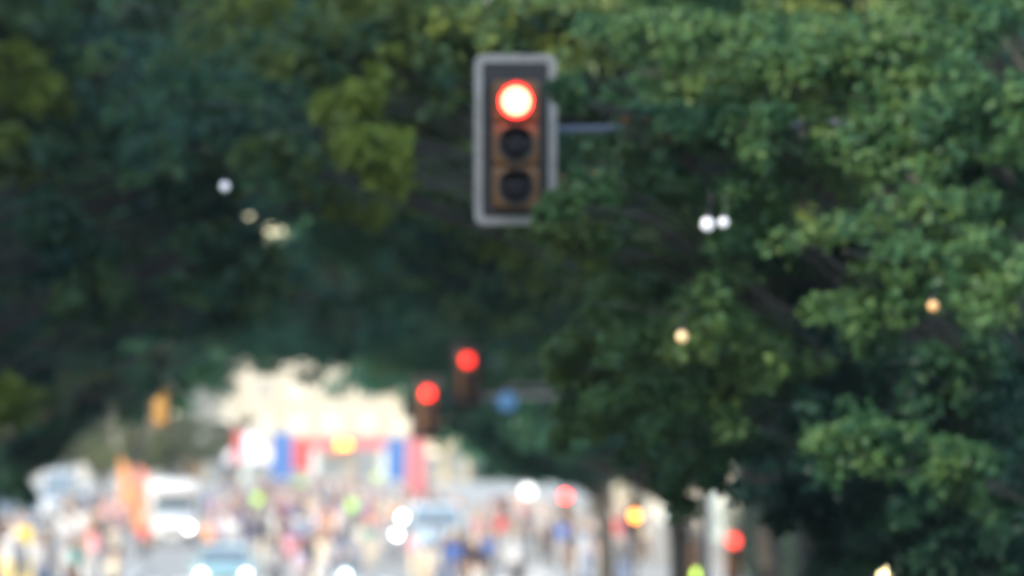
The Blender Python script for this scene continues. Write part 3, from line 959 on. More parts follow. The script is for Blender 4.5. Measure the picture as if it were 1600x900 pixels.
yz = 470.0
p = at(391, 700, yz)
t = thing('gazebo', 'white peaked event gazebo left of the blue gate banner', 'gazebo', (p.x, yz + 1.6, 0))
hw2, ez, pk = 1.4, 3.55, 4.95
r0 = [(sx * hw2, sy * hw2, ez) for sx, sy in ((-1, -1), (1, -1), (1, 1), (-1, 1))]
r1 = [(sx * 0.55, sy * 0.55, ez + 0.62) for sx, sy in ((-1, -1), (1, -1), (1, 1), (-1, 1))]
r2 = [(sx * 0.04, sy * 0.04, pk) for sx, sy in ((-1, -1), (1, -1), (1, 1), (-1, 1))]
rb = [(x, y_, ez - 0.45) for x, y_, _ in r0]
MB().loft([rb, r0, r1, r2], False).build('canopy', M_white, t)
for sx in (-1, 1):
    for sy in (-1, 1):
        MB().tube([(sx * 1.36, sy * 1.36, 0), (sx * 1.36, sy * 1.36, ez)], 0.03, 6).build('leg', M_steel, t)


def flag(label, px, py_top, s, hgt, wid, m, feather=True):
    y = ys(s)
    p = at(px, py_top, y)
    b = gz(p.x, y)
    t = thing('feather_flag', label, 'flag', (p.x, y, b), R.uniform(-.2, .2))
    z = p.z - b
    MB().tube([(0, 0, 0.02), (0, 0, z * 0.8), (0.06, 0, z * 0.95), (wid * 0.35, 0, z)], [0.025, 0.02, 0.014, 0.01], 6).build('pole', M_steel, t)
    MB().box((0, 0, 0.04), (0.5, 0.5, 0.08), 0, 0.02).build('foot', M_dark, t)
    v, f = [], []
    n = 12
    for i in range(n + 1):
        u = i / n
        zq = z - hgt + hgt * u
        w0 = wid * (1 if u < 0.72 else math.cos((u - 0.72) / 0.28 * 1.45)) * (0.85 + 0.15 * u)
        wb = 0.05 * math.sin(u * 8 + px)
        v += [(0.02, -0.008, zq), (0.03 + w0, wb - 0.008, zq), (0.03 + w0, wb + 0.008, zq), (0.02, 0.008, zq)]
    rings = [v[i * 4:i * 4 + 4] for i in range(n + 1)]
    MB().loft(rings).build('flag_cloth', m, t)


M_orange = mat('orange_flag', (0.46, 0.20, 0.08), 0.7)
M_coral = mat('coral_flag', (0.45, 0.16, 0.12), 0.7)
flag('tall orange feather flag on the left beside the white box van', 186, 716, 36, 2.2, 0.5, M_orange)
flag('second orange feather flag close to the white box van', 205, 756, 39, 1.9, 0.5, M_orange)
flag('coral red feather flag between the orange flags and the white box van', 212, 728, 34, 1.5, 0.6, M_coral)
flag('red feather flag sticking up left of the white gazebo', 364, 668, 29, 1.9, 0.6, M_red)

# yellow warning lamp on a barrier
y = ys(56)
p = at(38, 860, y)
b0 = gz(p.x, y)
t = thing('barrier', 'yellow warning barrier with lit yellow lamp at the far left bottom', 'barrier', (p.x, y, b0))
M_yel = mat('yellow_board', (0.72, 0.52, 0.06), 0.5)
z = p.z - b0
for sx in (-0.6, 0.6):
    MB().box((sx, 0, 0.45), (0.06, 0.06, 0.9)).build('leg', M_yel, t)
    MB().box((sx, 0, 0.02), (0.08, 0.5, 0.05)).build('foot', M_dark, t)
for zq in (0.4, 0.8):
    MB().box((0, -0.045, zq), (1.3, 0.025, 0.2)).build('board', M_yel, t)
MB().box((0, 0, z / 2 + 0.2), (0.05, 0.05, z - 0.4)).build('post', M_dark, t)
lm = MB().lathe([(0.0001, -0.1), (0.07, -0.08), (0.13, -0.03), (0.13, 0.0)], (0, -0.06, z), 'Y', 18).build('lamp', lens_glow('lamp_yellow', (1.0, 0.72, 0.10), y, 0.26, 1.0), t, True)
MB().lathe([(0.145, -0.02), (0.145, 0.07), (0.0001, 0.08)], (0, -0.06, z), 'Y', 18).build('lamp_case', M_yel, lm, True)
MB().box((0.03, 0, z + 0.45), (0.42, 0.04, 0.42), 0, 0.01).build('sign_board', M_yel, t)

# ------------------------------------------------------------------ vehicles
M_tyre = mat('tyre', (0.02, 0.02, 0.021), 0.8)
M_rim = mat('alloy', (0.45, 0.45, 0.46), 0.35, 0.8)
M_wind = glass('windscreen', (0.10, 0.13, 0.15), 0.05)
M_chrome = mat('chrome', (0.6, 0.6, 0.6), 0.2, 0.9)
M_plate_w = mat('number_plate', (0.7, 0.7, 0.68), 0.4)
M_lampoff = glass('headlamp_glass', (0.5, 0.52, 0.54), 0.1)
WH = {}


def wheel(parent, c, r, w):
    k = (r, w)
    if k not in WH:
        ty = MB().lathe([(r * 0.62, -w / 2), (r * 0.92, -w / 2), (r, -w * 0.36), (r, w * 0.36), (r * 0.92, w / 2), (r * 0.62, w / 2), (r * 0.62, -w / 2)], (0, 0, 0), 'X', 24)
        rm = MB().lathe([(r * 0.61, -w * 0.4), (r * 0.55, -w * 0.3), (r * 0.2, -w * 0.42), (0.001, -w * 0.42)], (0, 0, 0), 'X', 16)
        rm.lathe([(r * 0.61, w * 0.4), (r * 0.55, w * 0.3), (r * 0.2, w * 0.42), (0.001, w * 0.42)], (0, 0, 0), 'X', 16)
        rm.lathe([(r * 0.61, -w * 0.4), (r * 0.61, w * 0.4)], (0, 0, 0), 'X', 16)
        WH[k] = (ty.mesh('tyre', M_tyre, True), rm.mesh('rim', M_rim, True))
    o = link('wheel', WH[k][0], parent, c)
    link('rim', WH[k][1], o)


def xsec(y, hw, zb, zt, crown=0.04, rr=0.12):
    """one body cross-section, 14 points"""
    pts = []
    for sx in (1, -1):
        half = [(hw * 0.86, zb), (hw * 0.97, zb + 0.08), (hw, zb + (zt - zb) * 0.45), (hw * 0.985, zt - rr), (hw * 0.93, zt - rr * 0.35), (hw * 0.80, zt), (hw * 0.4, zt + crown)]
        half = [(sx * a, z) for a, z in half]
        pts += half if sx == 1 else half[::-1]
    return [(a, y, z) for a, z in pts]


def car(label, x, y, body_m, head, rz=0.0, tall=1.46, width=0.89, group='cars coming up the street'):
    t = thing('car', label, 'car', (x, y, 0), rz, group)
    k = width / 0.89
    W = width
    st = [(0.0, 0.70, 0.30, 0.55), (0.07, 0.80, 0.24, 0.66), (0.25, 0.86, 0.20, 0.74), (0.7, 0.885, 0.19, 0.84), (1.2, 0.89, 0.19, 0.93), (2.4, 0.89, 0.19, 0.95), (3.5, 0.89, 0.20, 0.97), (3.95, 0.86, 0.23, 0.95), (4.12, 0.80, 0.30, 0.90), (4.2, 0.72, 0.36, 0.80)]
    MB().loft([xsec(a, h * k, zb, zt) for a, h, zb, zt in st]).build('body', body_m, t, True)
    # cabin
    q = lambda y_, w_, z_: [(-w_, y_, z_), (w_, y_, z_)]
    A, B, C, D = q(1.12, 0.76 * k, 0.93), q(1.85, 0.60 * k, tall - 0.04), q(3.2, 0.60 * k, tall - 0.03), q(3.85, 0.74 * k, 0.95)
    mid = q(2.4, 0.62 * k, tall)
    v = [*A, *B, *mid, *C, *D]
    cab = MB().add(v, [(0, 1, 3, 2), (2, 3, 5, 4), (4, 5, 7, 6), (6, 7, 9, 8), (0, 2, 4, 6, 8), (1, 9, 7, 5, 3), (0, 8, 9, 1)])
    cab.build('cabin', body_m, t)
    ws = MB().panel([A[0], A[1], B[1], B[0]], 0.07).build('windscreen', M_wind, t)
    MB().panel([D[1], D[0], C[0], C[1]], 0.12).build('rear_window', M_wind, t)
    for sx in (0, 1):
        a1, b1, m1, c1, d1 = [Vector(p[sx]) for p in (A, B, mid, C, D)]
        bt = a1.lerp(d1, 0.52)
        o1 = [a1.lerp(d1, 0.06), bt - Vector((0, 0.03, 0)), m1 - Vector((0, 0.03, 0.02)), b1 + Vector((0, 0.05, -0.02))]
        o2 = [bt + Vector((0, 0.05, 0)), a1.lerp(d1, 0.94), c1 + Vector((0, -0.06, -0.02)), m1 + Vector((0, 0.05, -0.02))]
        for o_ in (o1, o2):
            MB().panel(o_ if sx == 1 else [o_[1], o_[0], o_[3], o_[2]], 0.08).build('side_window', M_wind, t)
        s = 1 if sx else -1
        mr = MB().box((s * (0.98 * k), 1.42, 1.0), (0.17, 0.1, 0.13), 0, 0.03).build('mirror', body_m, t, True)
        MB().box((s * (0.87 * k), 1.42, 0.96), (0.1, 0.05, 0.04)).build('mirror_arm', M_dark, mr)
        hl = MB().lathe([(0.0001, -0.05), (0.07, -0.035), (0.10, 0.0), (0.1, 0.05)], (s * 0.62 * k, 0.02, 0.66), 'Y', 16).build('headlight', head, t, True)
        MB().lathe([(0.105, -0.01), (0.14, 0.0), (0.14, 0.09), (0.105, 0.09), (0.105, -0.01)], (s * 0.62 * k, 0.03, 0.66), 'Y', 16).build('headlight_rim', M_chrome, hl, True)
        for wy in (0.78, 3.3):
            wheel(t, (s * 0.80 * k, wy, 0.31), 0.31, 0.2)
        MB().box((s * 0.66 * k, 4.19, 0.78), (0.24, 0.06, 0.16), 0, 0.02).build('tail_light', mat('tail_red', (0.35, 0.02, 0.02), 0.3), t)
    gr = MB()
    for i in range(4):
        gr.box((0, 0.005, 0.50 + i * 0.045), (0.78 * k, 0.06, 0.022))
    gr.build('grille', M_dark, t)
    MB().box((0, 0.0, 0.36), (1.5 * k, 0.1, 0.13), 0, 0.03).build('bumper', M_dark, t)
    MB().box((0, -0.055, 0.42), (0.5, 0.02, 0.11)).build('number_plate', M_plate_w, t)
    return t


def van(label, x, y, body_m, head, height=2.3, W=0.96, rz=0.0, box=None, one_head=None, group=None, length=5.4, lower=None):
    t = thing('van', label, 'van', (x, y, 0), rz, group)
    ch = height if not box else 2.1
    zw = 1.28
    st = [(0.0, W * 0.86, 0.32, 0.80), (0.06, W * 0.94, 0.26, 0.98), (0.35, W * 0.98, 0.24, 1.12), (0.62, W, 0.23, zw)]
    L = length if not box else 2.0
    MB().loft([xsec(a, h, zb, zt) for a, h, zb, zt in st] + [xsec(L - 0.05, W, 0.25, zw), xsec(L, W * 0.97, 0.28, zw - 0.02)]).build('body', body_m, t, True)
    rt = W * 0.86
    A = [(-W * 0.94, 0.60, zw - 0.03), (W * 0.94, 0.60, zw - 0.03)]
    B = [(-rt, 1.18, ch - 0.10), (rt, 1.18, ch - 0.10)]
    B2 = [(-rt * 0.93, 1.4, ch), (rt * 0.93, 1.4, ch)]
    C = [(-rt * 0.93, L - 0.15, ch), (rt * 0.93, L - 0.15, ch)]
    C2 = [(-rt, L - 0.05, ch - 0.1), (rt, L - 0.05, ch - 0.1)]
    D = [(-W * 0.96, L - 0.02, zw - 0.03), (W * 0.96, L - 0.02, zw - 0.03)]
    v = [*A, *B, *B2, *C, *C2, *D]
    MB().add(v, [(0, 1, 3, 2), (2, 3, 5, 4), (4, 5, 7, 6), (6, 7, 9, 8), (8, 9, 11, 10), (0, 2, 8, 10), (1, 11, 9, 3), (2, 4, 6, 8), (3, 9, 7, 5), (0, 10, 11, 1)]).build('cab', body_m, t)
    MB().panel([A[0], A[1], B[1], B[0]], 0.06).build('windscreen', M_wind, t)
    for s in (-1, 1):
        i = 0 if s < 0 else 1
        a1, b1 = Vector(A[i]), Vector(B[i])
        q = [a1 + Vector((0, 0.12, 0.03)), a1 + Vector((0, 1.0, 0.03)), b1 + Vector((0, 0.5, -0.06)), b1 + Vector((0, 0.06, -0.06))]
        MB().panel(q if s == 1 else [q[1], q[0], q[3], q[2]], 0.05).build('side_window', M_wind, t)
        m_ = MB().box((s * (W + 0.14), 0.78, 1.42), (0.17, 0.1, 0.28), 0, 0.03).build('mirror', M_dark, t, True)
        MB().box((s * (W + 0.03), 0.80, 1.36), (0.14, 0.04, 0.04)).build('mirror_arm', M_dark, m_)
        hm = head if one_head in (None, s) else M_lampoff
        hl = MB().lathe([(0.0001, -0.05), (0.08, -0.035), (0.115, 0.0), (0.115, 0.05)], (s * 0.70 * W, 0.03, 0.78), 'Y', 16).build('headlight', hm, t, True)
        MB().lathe([(0.12, -0.01), (0.16, 0.0), (0.16, 0.09), (0.12, 0.09), (0.12, -0.01)], (s * 0.70 * W, 0.04, 0.78), 'Y', 16).build('headlight_rim', M_dark, hl, True)
        for wy in (0.85, (L if not box else 5.0) - 1.05):
            wheel(t, (s * (W - 0.11), wy, 0.34), 0.34, 0.22)
    gr = MB()
    for i in range(4):
        gr.box((0, 0.0, 0.66 + i * 0.06), (0.9 * W, 0.07, 0.03))
    gr.build('grille', M_dark, t)
    MB().box((0, 0.0, 0.42), (1.75 * W, 0.14, 0.2), 0, 0.04).build('bumper', M_dark, t)
    MB().box((0, -0.085, 0.45), (0.5, 0.02, 0.11)).build('number_plate', M_plate_w, t)
    if box:
        bw, bz = box
        o = MB()
        o.box((0, 3.75, (bz + 0.75) / 2), (2 * bw, 3.5, bz - 0.75), 0, 0.05)
        o.build('cargo_box', body_m, t, True)
        MB().box((0, 1.35, (bz + 2.12) / 2), (2 * bw - 0.01, 1.4, bz - 2.12), 0, 0.12).build('roof_pod', body_m, t, True)
        MB().box((0, 3.6, 0.62), (1.2, 3.6, 0.2)).build('chassis', M_dark, t)
    return t


P_white = paint('white_paint', (0.52, 0.52, 0.53))
P_cream = paint('cream_paint', (0.70, 0.68, 0.60))
P_red = paint('red_paint', (0.45, 0.035, 0.035))
P_blue = paint('pale_blue_paint', (0.34, 0.45, 0.52))
P_silver = paint('silver_paint', (0.36, 0.38, 0.40))


def headlamp(nm, y, col, target, size=0.2):
    return lens_glow('head_' + nm, col, y, size, target)


OCC = []


def occ(x, y, hw, ln):
    OCC.append((x - hw - .35, x + hw + .35, y - .6, y + ln + .4))


yv = ys(38)
xv = at(270, 0, yv).x
van('white box van with a tall roof pod and one headlight on, left side of street', xv, yv, P_white, headlamp('boxvan', yv, (1, .93, .85), 2.5, .23), box=(1.03, 2.72), one_head=1, W=0.95)
occ(xv, yv, 1.1, 5.6)
yv = ys(45)
xv = at(682, 0, yv).x
van('pale blue van driving in front of the gate on the right lanes', xv, yv, P_blue, M_lampoff, height=2.15, W=0.95)
occ(xv, yv, 1.1, 5.4)
yv = ys(30)
xv = at(92, 0, yv).x
van('white van parked at the far left by the dark trees', xv, yv, P_silver, M_lampoff, height=2.75, W=0.92)
occ(xv, yv, 1.1, 5.4)
yv = ys(56)
xv = at(350, 0, yv).x
car('pale teal car with both headlights on at the bottom edge, left of centre', xv, yv, paint('pale_teal_paint', (0.20, 0.36, 0.36)), headlamp('teal', yv, (1, .93, .70), 1.5))
occ(xv, yv, 1, 4.3)
yv = ys(44)
xv = at(480, 0, yv).x
car('red car in the middle of the road without headlights lit', xv, yv, P_red, M_lampoff)
occ(xv, yv, 1, 4.3)
yv = ys(29)
xv = at(800, 0, yv).x
car('silver car waiting behind the people near the globe lamp', xv, yv, P_silver, M_lampoff)
occ(xv, yv, 1, 4.3)


def motorcycle(label, x, y, m, lamp):
    t = thing('motorcycle', label, 'motorcycle', (x, y, 0), 0, 'motorcycles riding towards the camera')
    for wy in (0.0, 1.42):
        o = MB().lathe([(0.23, -0.05), (0.29, -0.06), (0.32, 0), (0.29, 0.06), (0.23, 0.05), (0.23, -0.05)], (0, wy, 0.32), 'X', 24).build('wheel', M_tyre, t, True)
        rm = MB()
        for k in range(6):
            a = k * math.pi / 3
            rm.tube([(0, wy, 0.32), (0, wy + 0.235 * math.cos(a), 0.32 + 0.235 * math.sin(a))], 0.014, 5)
        rm.build('spokes', M_rim, o)
    f = MB()
    for s in (-0.09, 0.09):
        f.tube([(s, 0.0, 0.32), (s, 0.22, 0.78), (s, 0.30, 0.98)], 0.024, 8)
    f.build('fork', M_chrome, t)
    MB().loft([[(a * w, yy, z0 + (z1 - z0) * b) for a, b in ((-1, .2), (-1, .8), (-.5, 1), (.5, 1), (1, .8), (1, .2), (.5, 0), (-.5, 0))] for yy, w, z0, z1 in ((0.22, .12, .5, .85), (0.45, .17, .35, .98), (0.8, .16, .35, .88), (1.2, .13, .5, .80), (1.75, .08, .66, .84))]).build('frame_body', m, t, True)
    MB().box((0, 1.15, 0.83), (0.28, 0.75, 0.09), 0, 0.03).build('seat', M_dark, t, True)
    MB().loft([[(a * w, yy, 0.95 + b * h) for a, b in ((-1, -.6), (-.9, .4), (-.4, 1), (.4, 1), (.9, .4), (1, -.6), (.4, -1), (-.4, -1))] for yy, w, h in ((0.0, .11, .12), (0.12, .19, .19), (0.3, .21, .22))]).build('fairing', m, t, True)
    MB().panel([(-.15, .14, 1.13), (.15, .14, 1.13), (.11, .32, 1.38), (-.11, .32, 1.38)]).build('windscreen', M_wind, t)
    MB().tube([(-.38, .46, 1.06), (-.2, .32, 1.08), (.2, .32, 1.08), (.38, .46, 1.06)], 0.018, 8).build('handlebar', M_dark, t)
    h = MB().lathe([(0.0001, -0.05), (0.06, -0.04), (0.09, 0), (0.09, 0.06)], (0, -0.02, 0.95), 'Y', 16).build('headlight', lamp, t, True)
    for s in (-1, 1):
        o = MB().box((s * .36, .36, 1.24), (0.13, .04, .08), 0, .01).build('mirror', M_dark, t)
        MB().tube([(s * .3, .4, 1.07), (s * .36, .37, 1.22)], .008, 5).build('mirror_stem', M_dark, o)
        MB().tube([(s * .14, .75, .32), (s * .17, 1.3, .36), (s * .17, 1.75, .42)], [.04, .05, .05], 8).build('exhaust', M_chrome, t, True)
        MB().box((s * .2, .85, .36), (.14, .08, .03)).build('footrest', M_dark, t)


RIDERS = []
for lab, px, py, m, zh in (('motorcycle with bluish headlight ahead, right beside the pale blue van', 620, 835, P_white, .95), ('motorcycle with bluish headlight behind the first one', 629, 808, P_blue, .95), ('motorcycle with its headlight at the bottom edge, in front of the red car', 540, 899, P_silver, .95)):
    y = (CAMH - zh) * FPX / (py - VPY)
    p = at(px, py, y)
    motorcycle(lab, p.x, y, m, lens_glow('head_moto_%d' % px, (0.62, 0.88, 1.0), y, 0.18, 1.7))
    RIDERS.append((p.x, y, px))
    occ(p.x, y, .5, 1.8)

# ------------------------------------------------------------------ people
SK = mat('skin', (0.50, 0.31, 0.22), 0.6, 0, 0.06)
SK2 = mat('skin_deep', (0.26, 0.15, 0.10), 0.6, 0, 0.06)
SHOE = mat('shoe', (0.06, 0.055, 0.05), 0.6)
EYE = mat('eye_dark', (0.03, 0.02, 0.02), 0.3)


def rot(v, a):
    """swing about X: a positive brings the limb forward (-Y)"""
    c, s = math.cos(a), math.sin(a)
    return Vector((v.x, v.y * c + v.z * s, -v.y * s + v.z * c)) if False else Vector((v.x, v.y * c - v.z * -s, v.z * c - v.y * s))


def person_mesh(name, pose, female=False):
    legs, arms, lean = pose['legs'], pose['arms'], pose.get('lean', 0.0)
    V, E, RAD, LAB = [], [], [], []

    def add(p, par, r, lab):
        V.append(Vector(p)); RAD.append(r)
        if par is not None:
            E.append((par, len(V) - 1)); LAB.append(lab)
        return len(V) - 1
    pz = pose.get('pelvis', 0.93)
    up = lambda h: Vector((0, -math.sin(lean) * h, math.cos(lean) * h))
    base = Vector((0, 0, pz))
    sh = 0.165 if female else 0.19
    pel = add(base, None, (0.155, 0.115), None)
    w = add(base + up(0.20), pel, (0.125 if female else 0.145, 0.10), 'top')
    chs = add(base + up(0.40), w, (0.155, 0.115), 'top')
    nk = add(base + up(0.53), chs, (0.062, 0.062), 'top')
    hb = base + up(0.60)
    n2 = add(hb, nk, (0.055, 0.06), 'skin')
    h1 = add(hb + Vector((0, -0.015, 0.075)), n2, (0.076, 0.095), 'skin')
    h2 = add(hb + Vector((0, -0.01, 0.155)), h1, (0.082, 0.10), 'skin')
    add(hb + Vector((0, 0.0, 0.205)), h2, (0.045, 0.055), 'skin')
    hands = []
    for i, s in enumerate((-1, 1)):
        a, bend, spread = arms[i]
        shp = base + up(0.475) + Vector((s * sh, 0, 0))
        s0 = add(shp, chs, (0.062, 0.062), 'top')
        d = Vector((s * math.sin(spread), -math.sin(a) * math.cos(spread), -math.cos(a) * math.cos(spread)))
        el = shp + d * 0.28
        e0 = add(el, s0, (0.046, 0.046), 'sleeve')
        d2 = Vector((s * math.sin(spread * 0.3), -math.sin(a + bend), -math.cos(a + bend))).normalized()
        wr = el + d2 * 0.25
        w0 = add(wr, e0, (0.03, 0.03), 'fore')
        add(wr + d2 * 0.08, w0, (0.038, 0.022), 'skin')
        hands.append((wr + d2 * 0.06, d2, s))
    for i, s in enumerate((-1, 1)):
        a, bend = legs[i]
        hp = base + Vector((s * 0.088, 0, -0.05))
        h0 = add(hp, pel, (0.095, 0.095), 'leg')
        sp = pose.get('spread', 0.02)
        kn = hp + Vector((s * sp, -math.sin(a) * 0.42, -math.cos(a) * 0.42))
        k0 = add(kn, h0, (0.062, 0.062), 'leg')
        an = kn + Vector((s * sp * 0.3, -math.sin(a - bend) * 0.40, -math.cos(a - bend) * 0.40))
        a0 = add(an, k0, (0.042, 0.042), 'leg')
        add(an + Vector((s * 0.03, -0.15, -0.035)), a0, (0.04, 0.03), 'shoe')
    me = bpy.data.meshes.new(name + '_skeleton')
    me.from_pydata(V, E, [])
    o = bpy.data.objects.new(name + '_skeleton', me)
    COL.objects.link(o)
    md = o.modifiers.new('skin', 'SKIN')
    for i, r in enumerate(RAD):
        me.skin_vertices[0].data[i].radius = r
    me.skin_vertices[0].data[0].use_root = True
    ss = o.modifiers.new('sub', 'SUBSURF')
    ss.levels = ss.render_levels = 1
    dg = bpy.context.evaluated_depsgraph_get()
    dg.update()
    res = bpy.data.meshes.new_from_object(o.evaluated_get(dg))
    bpy.data.objects.remove(o)
    # which cloth covers which face
    idx = {'skin': 0, 'top': 1, 'sleeve': 1, 'fore': 1 if pose.get('long') else 0, 'leg': 2, 'shoe': 3}
    segs = [(V[a], V[b], idx[l]) for (a, b), l in zip(E, LAB)]
    mi = []
    for f in res.polygons:
        c = f.center
        best = (9, 0)
        for a, b, l in segs:
            ab = b - a
            u = max(0, min(1, (c - a).dot(ab) / ab.dot(ab)))
            dd = (c - a - ab * u).length
            if dd < best[0]:
                best = (dd, l)
        l = best[1]
        if l == 1 and c.z < pz - 0.02 and abs(c.x) < 0.22 and pose.get('pelvis') is None:
            l = 2
        mi.append(l)
    mb = MB()
    mb.v = [tuple(v.co) for v in res.vertices]
    mb.f = [tuple(f.vertices) for f in res.polygons]
    mb.mi = mi
    bpy.data.meshes.remove(res)
    # fingers, thumb, nose, ears, eyes
    for hp, d, s in hands:
        side = Vector((0, 1, 0)) if abs(d.y) < 0.7 else Vector((1, 0, 0))
        side = (side - d * side.dot(d)).normalized()
        inn = Vector((-s, 0, 0))
        inn = (inn - d * inn.dot(d))
        inn = inn.normalized() if inn.length > 0.1 else Vector((0, 0, -1))
        mb.cur = 0
        for k, ln in enumerate((0.066, 0.078, 0.072, 0.056)):
            b = hp + d * 0.035 + side * ((k - 1.5) * 0.019)
            mb.tube([b, b + d * ln * 0.6 + inn * 0.008, b + d * ln + inn * 0.026], [0.0095, 0.0085, 0.006], 5)
        b = hp - side * 0.03
        mb.tube([b, b + d * 0.03 - side * 0.022 + inn * 0.01, b + d * 0.058 - side * 0.026 + inn * 0.02], [0.011, 0.01, 0.007], 5)
    fz = hb + Vector((0, -0.11, 0.095))
    mb.tube([fz + Vector((0, 0.012, 0.03)), fz + Vector((0, -0.012, -0.005)), fz + Vector((0, 0.012, -0.012))], [0.008, 0.014, 0.010], 6)
    for s in (-1, 1):
        mb.tube([hb + Vector((s * 0.078, 0.01, 0.07)), hb + Vector((s * 0.092, 0.02, 0.10)), hb + Vector((s * 0.08, 0.012, 0.125))], [0.008, 0.016, 0.008], 6)
    mb.cur = 4
    for s in (-1, 1):
        mb.box((hb + Vector((s * 0.031, -0.098, 0.118))), (0.02, 0.012, 0.009))
    mb.box(hb + Vector((0, -0.102, 0.048)), (0.04, 0.01, 0.007))
    body = mb.mesh(name, [SK, mat('cloth_plain', (.5, .5, .5)), mat('cloth_legs', (.1, .1, .12)), SHOE, EYE], True)
    # hair cap
    hm = MB()
    c = hb + Vector((0, 0.012, 0.125))
    rings = []
    long_ = 0.17 if female else 0.0
    for k, (u, dz) in enumerate(((0.1, 0.115), (0.55, 0.098), (0.86, 0.062), (1.0, 0.015), (1.0, -0.05 - long_ * 0.5), (0.85, -0.075 - long_))):
        ring = []
        for j in range(14):
            a = 2 * math.pi * j / 14
            x, y = 0.094 * u * math.cos(a), 0.112 * u * math.sin(a)
            z = dz
            if y < -0.02 and dz < 0.06:
                z = max(dz, 0.055)
            ring.append(c + Vector((x, y, z)))
        rings.append(ring)
    hm.loft(rings, True)
    return body, hm.mesh('hair', mat('hair_dark', (.05, .035, .025), .6), True)


POSES = {
    'standing still': dict(legs=[(0.02, 0.02), (-0.02, 0.03)], arms=[(0.08, 0.15, 0.12), (0.05, 0.2, 0.12)], spread=0.03),
    'walking forward': dict(legs=[(0.38, 0.12), (-0.30, 0.25)], arms=[(-0.35, 0.25, 0.08), (0.40, 0.35, 0.08)], lean=0.04),
    'mid step': dict(legs=[(-0.22, 0.35), (0.32, 0.08)], arms=[(0.30, 0.4, 0.1), (-0.28, 0.3, 0.1)], lean=0.03, long=True),
    'holding a hand up': dict(legs=[(0.05, 0.05), (-0.04, 0.05)], arms=[(0.5, 1.9, 0.2), (0.02, 0.1, 0.1)], spread=0.03, long=True),
    'arms folded in front': dict(legs=[(0.0, 0.02), (0.04, 0.04)], arms=[(0.35, 1.2, 0.05), (0.3, 1.25, 0.05)], spread=0.02, long=True),
}
BODIES = {}
for k, pz in POSES.items():
    BODIES[k] = [person_mesh('person', pz, False), person_mesh('person', pz, True)]
RIDE = person_mesh('person', dict(legs=[(1.15, 1.35), (1.15, 1.35)], arms=[(0.95, 0.45, 0.2), (0.95, 0.45, 0.2)], pelvis=0.90, lean=0.25, spread=0.1, long=True))

TOPS = {'white': (0.577, 0.570, 0.555), 'cream': (0.488, 0.429, 0.333), 'pale grey': (0.370, 0.370, 0.385), 'dark grey': (0.089, 0.089, 0.096), 'black': (0.018, 0.018, 0.022), 'navy': (0.022, 0.033, 0.089),
        'light blue': (0.222, 0.340, 0.459), 'red': (0.444, 0.037, 0.037), 'pink': (0.481, 0.222, 0.244), 'orange': (0.503, 0.185, 0.044), 'lilac': (0.333, 0.296, 0.385), 'teal': (0.059, 0.222, 0.222),
        'blue': (0.037, 0.118, 0.370), 'maroon': (0.163, 0.022, 0.044), 'bright yellow green': (.42, .85, .05)}
LEGS = {'dark': (.03, .03, .035), 'blue': (.07, .11, .22), 'beige': (.48, .40, .28), 'grey': (.25, .25, .26), 'white': (.70, .69, .66), 'brown': (.16, .09, .05)}
HAIRS = [mat('hair_black', (.02, .016, .014), .6), mat('hair_brown', (.07, .04, .02), .6), mat('hair_fair', (.32, .22, .11), .6), mat('hair_grey', (.35, .34, .33), .6)]
USED = set()
SPOTS = []


def person(x, y, top, legs, pose, where, facing=None, female=None, ride=False, group=None, hair=None):
    female = R.random() < 0.5 if female is None else female
    body, hr = RIDE if ride else BODIES[pose][1 if female else 0]
    lab = f'person in {top} top and {legs} trousers {where}'
    USED.add(lab)
    # the foot sole sits about 0.08 m above the mesh origin
    low = min(v.co.z for v in body.vertices) if 'low' not in body else body['low']
    body['low'] = low
    sc = R.uniform(0.94, 1.04) if not ride else 1.0
    z = gz(x, y) - low * sc if not ride else -0.06
    if not ride:
        z = gz(x, y) - low * sc
    o = link('person', body, None, (x, y, z), R.uniform(-math.pi, math.pi) if facing is None else facing)
    o.scale = (sc, sc, sc)
    tag(o, lab, 'person', group)
    for i, m in ((0, SK if R.random() < 0.75 else SK2), (1, mat('top_' + top, TOPS[top], 0.8, 0, 0.08, 6)), (2, mat('trousers_' + legs, LEGS[legs], 0.8, 0, 0.1, 6))):
        o.material_slots[i].link = 'OBJECT'
        o.material_slots[i].material = m
    h = link('hair', hr, o)
    h.material_slots[0].link = 'OBJECT'
    h.material_slots[0].material = hair or R.choice(HAIRS)
    SPOTS.append((x, y))
    return o


for (x, y, px), tp, wh in zip(RIDERS, ('white', 'light blue', 'dark grey'), ('riding the motorcycle beside the pale blue van', 'riding the motorcycle behind another motorcycle', 'riding the motorcycle at the bottom edge')):
    person(x, y + 1.12, tp, 'dark', None, wh, 0.0, False, True, 'motorcycle riders')


def put(px, py, zc, top, legs, pose, where, facing=0.0):
    """person whose chest (height zc) shows at px, py"""
    y = (CAMH - zc) * FPX / (py - VPY)
    person(at(px, py, y).x, y, top, legs, pose, where, facing, None, False, None)


